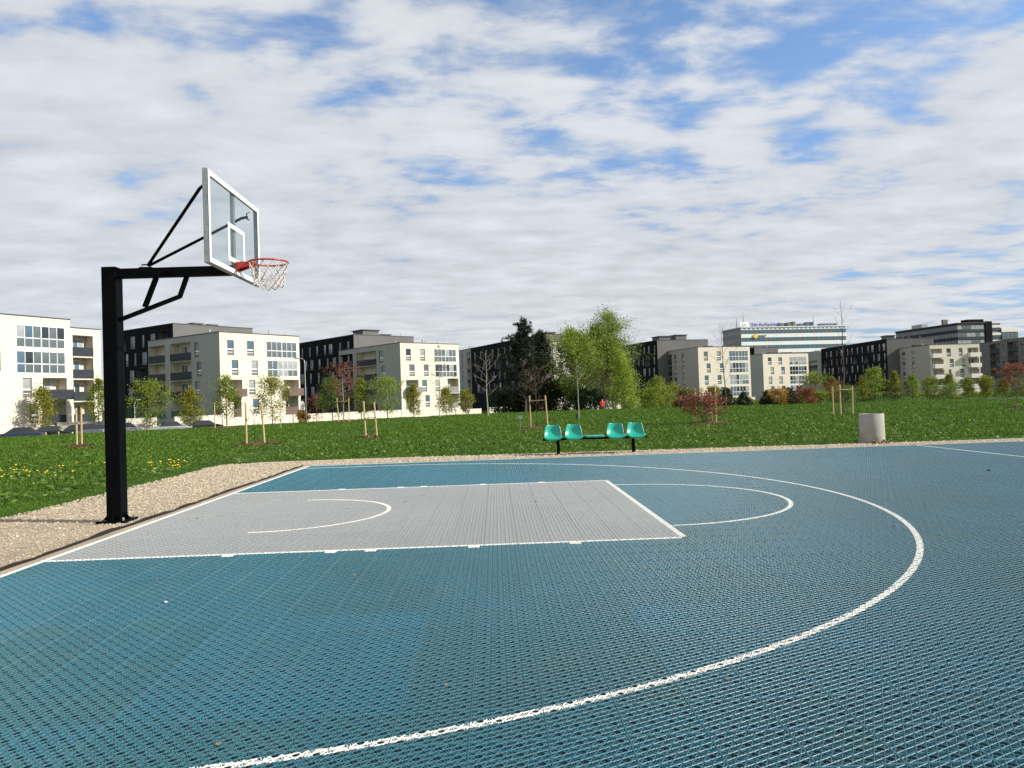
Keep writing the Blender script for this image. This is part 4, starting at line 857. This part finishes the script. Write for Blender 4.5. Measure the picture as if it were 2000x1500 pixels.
# third block
B_sh = rows([('W', 5.83, 7.26), ('B', 8.26, 15.31), ('B', 16.88, 22.26)], (0, 1, 3))+rows([('W', 5.13, 6.55), ('B', 8.26, 15.31), ('B', 16.88, 22.26)], (2,))
block('white_block', 'white apartment block left of the pines, behind the slender yellow-leaved tree', (-13.19, 131.05), 49, 13.68, 22.4, 4,
      [('W', 3, 1.25, 2.36), ('W', 3, 4.47, 5.55), ('G', 3, 7.71, 12.98), ('W', 2, 1.9, 3.09), ('W', 2, 5.2, 6.27), ('G', 2, 7.83, 13.12), ('P', 1, 1.14, 3.87), ('W', 1, 4.73, 5.79), ('W', 1, 7.78, 8.88), ('B', 1, 10.78, 13.36), ('B', 0, 1.02, 2.86), ('W', 0, 5.37, 6.39), ('B', 0, 10.78, 13.3)], B_sh, 'plaster', 'plaster_grey', parlit='parapet_grey', rooftop=((5, 6.2, 8, 9, .3),))
block('dark_block', 'charcoal five-storey block between the second and third white blocks', (-24.0, 143.9), 49, 14.6, 26, 5, [], darkwin(26, 5, 1, 2), 'clad_grey', 'clad_dark', fr='frame_grey', rooftop=((3.4, 7.2, 2, 6, 1.1), (10, 12, 5, 7, .6)))
# group behind the pines
block('dark_block', 'charcoal block behind the pines with a pale narrow end at its left', (15.11, 156.77), 66, 15.3, 42.4, 5, [], darkwin(42, 5, 1, 3, 3.3), 'clad_grey', 'clad_dark', fr='frame_grey', rooftop=((3, 5, 4, 6, .6),))
block('white_block', 'pale narrow end of the charcoal block just right of the third white block', (-2.2, 195.6), 66, 10, 8.6, 5, [], rows([('W', 5.6, 6.6), ('B', .3, 2.6)], (1, 2, 3, 4)), 'plaster', 'plaster_grey')
block('white_block', 'white block hidden behind the tall green trees', (15.79, 140.47), 66, 15.4, 15, 4, rows([('W', 1.02, 1.9), ('W', 3.35, 4.3), ('G', 9.29, 14.8)], (0, 1, 2, 3)), [], 'plaster_b', 'plaster_b')
# fourth block
block('white_block', 'white block behind the copper bush with four stacked glazed balconies', (53.43, 173.43), 74, 14.54, 26.4, 4,
      rows([('W', 1.53, 2.63), ('W', 5.12, 6.26), ('G', 8.56, 13.95)], (3, 1))+rows([('W', 2.2, 3.3), ('W', 5.9, 7.0), ('G', 8.56, 13.95)], (2, 0)), rows([('W', 6.57, 7.8), ('W', 10.5, 11.7), ('B', 12.85, 20.5), ('B', 21.4, 26.1)], (0, 1, 2, 3)), 'plaster_b', 'plaster_tan', rooftop=((5.5, 6.8, 5, 6, .35),))
block('dark_block', 'charcoal block with grey gable and vent boxes behind the fourth white block', (46.4, 186.5), 74, 15, 24, 5, [], darkwin(24, 5, 1, 4), 'clad_grey', 'clad_dark', fr='frame_grey', rooftop=((1.8, 5.0, 2, 6, 1.0), (7.2, 10.4, 3, 6, 1.4)))
# smallest block
block('white_block', 'smallest white block behind the amber bushes, under the glass office', (84.7, 217.03), 74, 16.24, 14, 4,
      rows([('W', 1.75, 3.02), ('W', 5.45, 6.72), ('G', 9.38, 15.55)], (3, 1))+rows([('W', 2.55, 3.8), ('W', 6.32, 7.6), ('G', 9.38, 15.55)], (2, 0)), [], 'plaster_b', 'plaster_grey', rooftop=((6, 9, 5, 6, .4), (11, 14, 5, 6, .4)))
block('dark_block', 'grey upper block peeping out left above the smallest white block', (88.05, 233.91), 74, 9.0, 9.6, 5, [], [], 'clad_grey', 'clad_dark')
# right block
block('white_block', 'white block at the right with projecting balconies on its dim front', (123.89, 196.99), 87, 14.4, 29.8, 4,
      [('P', 3, .19, 3.51), ('W', 3, 4.82, 6.0), ('W', 3, 8.34, 9.45), ('P', 3, 10.9, 14.0), ('P', 2, .6, 3.78), ('W', 2, 5.58, 6.76), ('W', 2, 9.1, 10.1), ('P', 2, 10.9, 14.0), ('P', 1, .8, 3.9), ('W', 1, 5.17, 6.0), ('W', 1, 8.55, 9.73), ('P', 1, 11.0, 14.1), ('B', 0, 1.15, 3.92), ('W', 0, 8.21, 9.31), ('B', 0, 11.24, 14.0)],
      rows([('W', 6.96, 8.4), ('W', 11.58, 13.0), ('B', 14.32, 22.76), ('B', 23.96, 29.45)], (0, 1, 2, 3)), 'plaster_b', 'plaster_tan', parlit='parapet_white', rooftop=((2, 12, 10, 11, .4),))
block('dark_block', 'long charcoal block left of the right white block', (119.6, 211.5), 90, 14, 45, 5, [], darkwin(45, 5, 1, 5, 3.2), 'clad_grey', 'clad_dark', fr='frame_grey', rooftop=((.5, 3.0, 1, 4, .9),))
block('white_block', 'pale end with balconies of the long charcoal block, right of the smallest white block', (119.2, 257.0), 90, 10, 24, 4, [], rows([('W', 15.5, 17), ('B', 2, 12)], (1, 2, 3)), 'plaster_b', 'plaster_grey', roof=3.0)
block('dark_block', 'dark block with grey columns cut by the right edge', (168.53, 214.86), 97, 9, 36.9, 5, [], rows([('B', 2, 8), ('W', 10, 11.2), ('B', 13, 19), ('W', 21, 22), ('B', 24, 30)], (1, 2, 3, 4)), 'clad_grey', 'clad_grey', fr='frame_grey')

# ------------------------------------------------------------------ glass offices far behind
def office(name, label, corner, ang, L, Sd, H, fl, nfl, bandm, glassm, sidem, sideg, colw, sideband):
    o = thing(name, label, 'office', (corner[0], corner[1], 0), R(90-ang))
    g = MB(); g.box(.35, L-.35, .35, Sd-.35, -2, H-.3, 'parapet_dark'); g.build('core', o)
    z = H
    put('cornice', o, -.3, L+.3, -.3, Sd+.3, H-.35, H, bandm if bandm == 'band_white' else 'roof_metal')
    z = H-.35
    for k in range(nfl):
        b_h = fl*.48 if bandm == 'band_white' else fl*.40
        b0 = z-(b_h if k else (1.05 if bandm == 'band_white' else .8)); put('band', o, 0, L, 0, .34, b0, z-.001, bandm); put('band', o, 0, .34, .345, Sd, b0, z-.001, sideband); z = b0
        g0 = z-fl*.52; n_ = int(L/colw)
        for i in range(n_):
            a, e = L*i/n_+.05, L*(i+1)/n_-.05; put('pane', o, a, e, .12, .30, g0, z-.001, glassm if rgw.random() < .7 else 'glass_mid')
        n2 = max(2, int(Sd/colw))
        for i in range(n2):
            a, e = Sd*i/n2+.06, Sd*(i+1)/n2-.06
            if a < .4: a = .4
            put('pane', o, .12, .30, a, e, g0, z-.001, sideg if rgw.random() < .7 else 'glass_mid')
        z = g0
    return o
of = office('glass_office', 'far office with white and glass bands and roof masts', (111.62, 317.9), 80, 51.0, 17.2, 29.3, 3.38, 4, 'band_white', 'glass_teal', 'parapet_dark', 'glass_tint', 2.1, 'parapet_grey')
for k in range(24): put('louvre', of, 1.2+k*2.1, 2.2+k*2.1, -.04, -.003, 28.2, 28.6, 'frame_grey')
for x, h in ((-6.5, 3.2), (-6.0, 4.5), (2.2, 5.4), (36, 5)):
    g = MB(); g.tube([(max(x, .8), 1.5+abs(min(x, 0))*.6, 29.3), (max(x, .8), 1.5+abs(min(x, 0))*.6, 29.3+h)], [.35, .08], 'lamp_pole', 6); g.build('mast', of)
for a, e, h in ((20, 21.6, 1.6), (23.5, 25.5, 1.8), (26, 27.4, 2.2), (29.5, 31.5, 1.3), (33, 36.4, 1.9), (40, 48, 1.2)): put('roof_unit', of, a, e, 2, 5, 29.301, 29.3+h, 'clad_grey' if a < 28 else 'glass_blue')
for k in range(3):
    g = MB(); g.lathe([(.05, 0), (.9, .25), (1.0, .3), (.9, .3), (.05, .1)], 'frame_white', 14); o_ = g.build('dish', of, True, (-.8+1.6+k*1.3, 1.2, 30.4)); o_.rotation_euler = (R(80), 0, R(20))
sgn = obj('roof_sign', None, of, (5.2, .8, 29.35)); rg = random.Random(2)      # roof lettering, too small to read
g = MB(); x = 0
for k in range(11):
    w_ = rg.uniform(.75, 1.1); h_ = 1.9 if k in (0, 10) else rg.uniform(1.2, 1.5); st = .28
    g.box(x, x+st, 0, .25, 0, h_, 'sign_blue')
    for kk in range(2): zz_ = rg.choice([0, h_*.45, h_-st]); g.box(x+st, x+w_-.05, .02+.05*kk, .22, zz_, zz_+st, 'sign_blue')
    if rg.random() < .6: g.box(x+w_-st, x+w_, .01, .24, 0, h_*.9, 'sign_blue')
    x += w_+.35
g.build('letter', sgn); 
em = obj('emblem', None, of, (6.6, -.25, 25.2)); g = MB(); g.tube([(0, -.2, 0), (0, .2, 0)], 1.0, 'logo_yellow', 20, up=(0, 0, 1)); g.build('disc', em); g = MB()
for k in range(5): g.box(1.5+k*.75, 2.0+k*.75, -.1, .1, -.25, .35 if k % 2 else .55, 'print_grey')
g.build('letter', em)
of2 = office('glass_office', 'far dark glass office at the right, with stepped right end', (205.63, 315.79), 82.6, 13.0, 41.5, 28.0, 3.5, 3, 'parapet_dark', 'glass_curtain', 'parapet_dark', 'glass_tint', 2.0, 'parapet_dark')
put('stair_tower', of2, 13.35, 16.6, -.2, 20, -1, 28.4, 'clad_dark')
w3 = put('end_wing', of2, 16.65, 21.4, .6, 20, -1, 27.6, 'clad_grey')
for k in range(3): put('band', w3, -.05, 4.9, -.35, -.01, 28-1.2-k*3.3-1.2+1, 28-k*3.3-1.2+.9, 'parapet_white'); put('pane', w3, .2, 4.5, -.2, -.01, 28-k*3.3-3.3+.75, 28-k*3.3-1.45+.2, 'glass_tint')
w4 = put('end_wing', of2, 21.45, 29.5, .3, 20, -1, 25.2, 'glass_teal')
put('band', w4, -.1, 8.2, -.35, -.01, 24.6, 26.3, 'parapet_white'); put('roof_unit', of2, -.0+1, 4, 24, 31, 28.01, 29.8, 'galv'); put('roof_unit', of2, 9, 17, 5, 9, 28.45, 29.8, 'clad_dark'); put('roof_unit', of2, 1, 3.4, 10, 11, 28.01, 30.4, 'clad_grey')
for k in range(4): put('pane', w4, .2+k*2, 2.0+k*2, -.3, -.01, 21.5, 24.3, 'glass_mid')

# ------------------------------------------------------------------ low walls, fence, lamps, flag along the street
def low_wall(label, a, b_, top, zb=-1.6, mt='plaster', gap=None):
    a, b_ = Vector(a+(0,)), Vector(b_+(0,)); d = (b_-a); L = d.length; g = MB(); g.box(0, L, 0, .25, zb, top, mt); g.box(-.02, L+.02, -.03, .28, top+.002, top+.06, 'parapet_white'); return tag(g.build('low_wall', None, loc=a, rz=math.atan2(d.y, d.x)), label, 'wall')
low_wall('white low wall left behind the hoop post and the parked cars', (-46.5, 79.5), (-40.3, 79.9), .25)
low_wall('white low wall right of the hoop post', (-39.6, 80.0), (-36.3, 82.2), .45)
low_wall('long white low wall before the shaded side of the second block', (-34.6, 83.2), (-30.9, 89.8), .45)
low_wall('white low wall between the second and third white blocks', (-25.5, 102.5), (-11.6, 117.4), .05)
low_wall('short white low wall just right of the third block', (-2.6, 118.4), (1.6, 121.2), -.2)
low_wall('pale low wall left of the pines', (3.0, 122.6), (7.4, 126.0), -.1)
low_wall('white terrace wall at the foot of the fourth block', (53.0, 171.0), (67.5, 175.2), -.2)
fo = thing('mesh_fence', 'green wire mesh fence above the low wall right of the hoop post', 'fence', (-40.2, 81.6, 0), R(28))
for k in range(7):
    g = MB(); g.tube([(k*1.6, 0, -1.4), (k*1.6, 0, 2.0)], .03, 'mesh_green', 6); g.build('post', fo)
for k in range(6):
    g = MB()
    for i in range(9): g.box(k*1.6+.1+i*.17, k*1.6+.116+i*.17, -.006, .006, .3, 1.9, 'mesh_green')
    for i in range(9): g.box(k*1.6+.03, k*1.6+1.57, -.009, .009, .32+i*.19, .336+i*.19, 'mesh_green')
    g.build('mesh_panel', fo)
def lamp(label, x, y, ztop, arm, rz):
    o = thing('street_lamp', label, 'street lamp', (x, y, groundz(x, y)), rz); h = ztop-groundz(x, y)
    g = MB(); g.tube([(0, 0, 0), (0, 0, h*.5), (0, 0, h-.7), (.06, 0, h-.3), (.3, 0, h-.04), (arm, 0, h)], [.09, .075, .06, .055, .05, .045], 'lamp_pole', 8); g.build('pole', o, smooth=True)
    g = MB(); g.box(arm-.1, arm+.55, -.12, .12, h-.06, h+.06, 'lamp_pole'); hd = g.build('lamp_head', o); g = MB(); g.box(arm-.02, arm+.48, -.09, .09, h-.075, h-.061, 'lamp_clear'); g.build('lens', hd)
lamp('tall street lamp just right of the hoop post', -38.9, 79.7, 7.7, .5, R(150)); lamp('tall street lamp with curved arm beside the second block', -22.15, 96.4, 7.9, .9, R(175)); lamp('short garden lamp right of the tall lamp by the hoop post', -38.9, 82.2, 2.7, .25, R(60))
fl = thing('feather_flag', 'white feather flag standing near the street lamp', 'flag', (-23.4, 98.3, groundz(-23.4, 98.3)), R(10))
g = MB(); g.tube([(0, 0, 0), (0, 0, 3.1), (.1, 0, 3.4), (.35, 0, 3.5)], .02, 'lamp_pole', 6); g.build('pole', fl)
g = MB(); g.prism([(.03, 1.1), (.62, 1.15), (.66, 2.6), (.56, 3.2), (.36, 3.46), (.12, 3.36), (.03, 3.05)], -.008, .008, 'flag'); fs = g.build('cloth', fl); g = MB()
for k in range(6): g.box(.22, .46, -.014, -.009, 1.5+k*.26, 1.66+k*.26, 'print_grey')
g.build('lettering', fs)

# ------------------------------------------------------------------ parked cars
def car(label, x, y, rz, paint, L=4.4, h=1.46, estate=False):
    o = thing('parked_car', label, 'car', (x, y, -1.4), rz, 'cars parked along the street'); hl = L/2; w = .88
    low = [(-hl, .38), (-hl+.05, .75), (-hl+.9, .92), (hl-.55 if not estate else hl-.2, .95), (hl-.05, .8), (hl, .45), (hl-.15, .28), (-hl+.15, .28)]
    g = MB(); g.prism(low, -w, w, paint)
    bd_ = g.build('body', o); bv = bd_.modifiers.new('b', 'BEVEL'); bv.width = .07; bv.segments = 2
    rear = hl-.35 if estate else hl-1.0
    a0, a1, b0, b1 = -hl+1.0, -hl+1.75, rear-.35 if estate else rear-.45, rear+.2
    g = MB(); k = g.mi(paint); kg = g.mi('glass_dark'); V = []
    for sy in (-1, 1): V += [(a0, sy*w*.93, .925), (b1, sy*w*.93, .945), (b0, sy*w*.74, h), (a1, sy*w*.74, h)]
    g.v = V; g.f = [(0, 1, 2, 3), (7, 6, 5, 4), (3, 2, 6, 7), (0, 3, 7, 4), (1, 5, 6, 2)]; g.m = [kg, kg, k, kg, kg]; g.build('cabin', o)
    for sx in (-hl+.85, hl-.85):
        for sy in (-1, 1):
            g = MB(); g.tube([(sx, sy*(w-.2), .31), (sx, sy*(w+.01), .31)], .31, 'tyre', 16, up=(0, 0, 1)); wh = g.build('wheel', o); g = MB(); g.tube([(sx, sy*(w+.0), .31), (sx, sy*(w+.022), .31)], .19, 'rimmetal', 12, up=(0, 0, 1)); g.build('rim', wh)
    for sy in (-1, 1):
        put('headlight', o, -hl-.015, -hl+.12, sy*.62-.16, sy*.62+.16, .60, .74, 'lamp_clear'); put('tail_light', o, hl-.12, hl+.012, sy*.66-.14, sy*.66+.14, .62, .80, 'lamp_red')
car('dark blue parked car, leftmost in the row', -44.6, 69.6, R(20), 'car_blue'); car('black parked car, second from the left with sloping windscreen', -43.2, 72.6, R(195), 'car_black'); car('black parked estate car, third from the left', -41.4, 74.4, R(15), 'car_black', 4.5, 1.5, True)
car('dark grey parked car behind the close pair of stakes', -39.2, 74.4, R(30), 'car_grey', 4.3, 1.42); car('silver parked car just left of the hoop post', -38.0, 77.6, R(20), 'car_silver'); car('silver-grey parked car under the broad tree right of the hoop post', -32.4, 76.4, R(30), 'car_silver', 4.3); car('dark parked car right of the silver one under the trees', -30.0, 79.6, R(30), 'car_black', 4.4, 1.4)
for k, (x, y) in enumerate([(-45.9, 66.6), (-41.8, 69.2), (-40.9, 69.9), (-37.6, 72.3), (-33.3, 73.6), (-31.2, 74.8), (-29.7, 75.8)]):
    o = thing('bollard', 'low pale bollard at the foot of the lawn by the parked cars', 'bollard', (x, y, groundz(x, y)), 0, 'bollards by the parked cars'); g = MB(); g.tube([(0, 0, -.1), (0, 0, .85)], .07, 'concrete', 8); g.build('shaft', o); g = MB(); g.lathe([(.085, .85), (.085, .9), (.05, .94), (.001, .95)], 'concrete', 8); g.build('cap', o)

# ------------------------------------------------------------------ person in red beyond the lawn
def person():
    J = {'pel': (0, 0, .93, .13), 'waist': (0, .01, 1.08, .125), 'chest': (0, .0, 1.28, .15), 'neck': (0, 0, 1.44, .055), 'head': (.01, -.02, 1.57, .095), 'top': (.01, -.01, 1.65, .07),
         'sl': (-.19, 0, 1.38, .062), 'el': (-.25, -.03, 1.12, .047), 'wl': (-.17, -.17, .98, .036), 'hl': (-.12, -.22, .96, .03), 'sr': (.19, 0, 1.38, .062), 'er': (.26, -.04, 1.13, .047), 'wr': (.17, -.19, 1.03, .036), 'hr': (.11, -.23, 1.02, .03),
         'll': (-.10, 0, .86, .10), 'kl': (-.11, -.05, .49, .066), 'al': (-.11, .02, .09, .045), 'tl': (-.12, -.14, .04, .04), 'lr': (.10, 0, .86, .10), 'kr': (.12, -.02, .49, .066), 'ar': (.13, .06, .09, .045), 'tr': (.14, -.10, .04, .04)}
    E = [('pel', 'waist'), ('waist', 'chest'), ('chest', 'neck'), ('neck', 'head'), ('head', 'top'), ('chest', 'sl'), ('sl', 'el'), ('el', 'wl'), ('wl', 'hl'), ('chest', 'sr'), ('sr', 'er'), ('er', 'wr'), ('wr', 'hr'), ('pel', 'll'), ('ll', 'kl'), ('kl', 'al'), ('al', 'tl'), ('pel', 'lr'), ('lr', 'kr'), ('kr', 'ar'), ('ar', 'tr')]
    ks = list(J); me = bpy.data.meshes.new('person'); me.from_pydata([J[k][:3] for k in ks], [(ks.index(a), ks.index(b_)) for a, b_ in E], [])
    o = bpy.data.objects.new('person', me); COL.objects.link(o); o.modifiers.new('skin', 'SKIN'); o.modifiers.new('sub', 'SUBSURF').levels = 1
    sv = me.skin_vertices[0].data
    for i, k in enumerate(ks): sv[i].radius = (J[k][3], J[k][3]); sv[i].use_root = (k == 'pel')
    dg = bpy.context.evaluated_depsgraph_get(); em_ = bpy.data.meshes.new_from_object(o.evaluated_get(dg)); bpy.data.objects.remove(o)
    em_.materials.clear()
    for x in ('skin', 'red_cloth', 'dark_cloth', 'hair'): em_.materials.append(M[x])
    for p in em_.polygons:
        z, y, x = p.center.z, p.center.y, abs(p.center.x)
        p.material_index = 0
        if z < .90 and x < .2 and not (z > .9): p.material_index = 2
        if .84 <= z < 1.45 and not (y < -.185): p.material_index = 1
        if z > 1.52 and (y > -.03 or z > 1.64): p.material_index = 3
        p.use_smooth = True
    return em_
po = obj('person', person(), None, (15.2, 70.2, groundz(15.2, 70.2)), R(20)); tag(po, 'person in a red top standing under the tall green trees', 'person')
g = MB(); g.lathe([(.001, 1.66), (.06, 1.665), (.1, 1.62), (.11, 1.55), (.085, 1.47), (.07, 1.45)], 'hair', 14, (.01, .02)); g.build('hair', po, True)
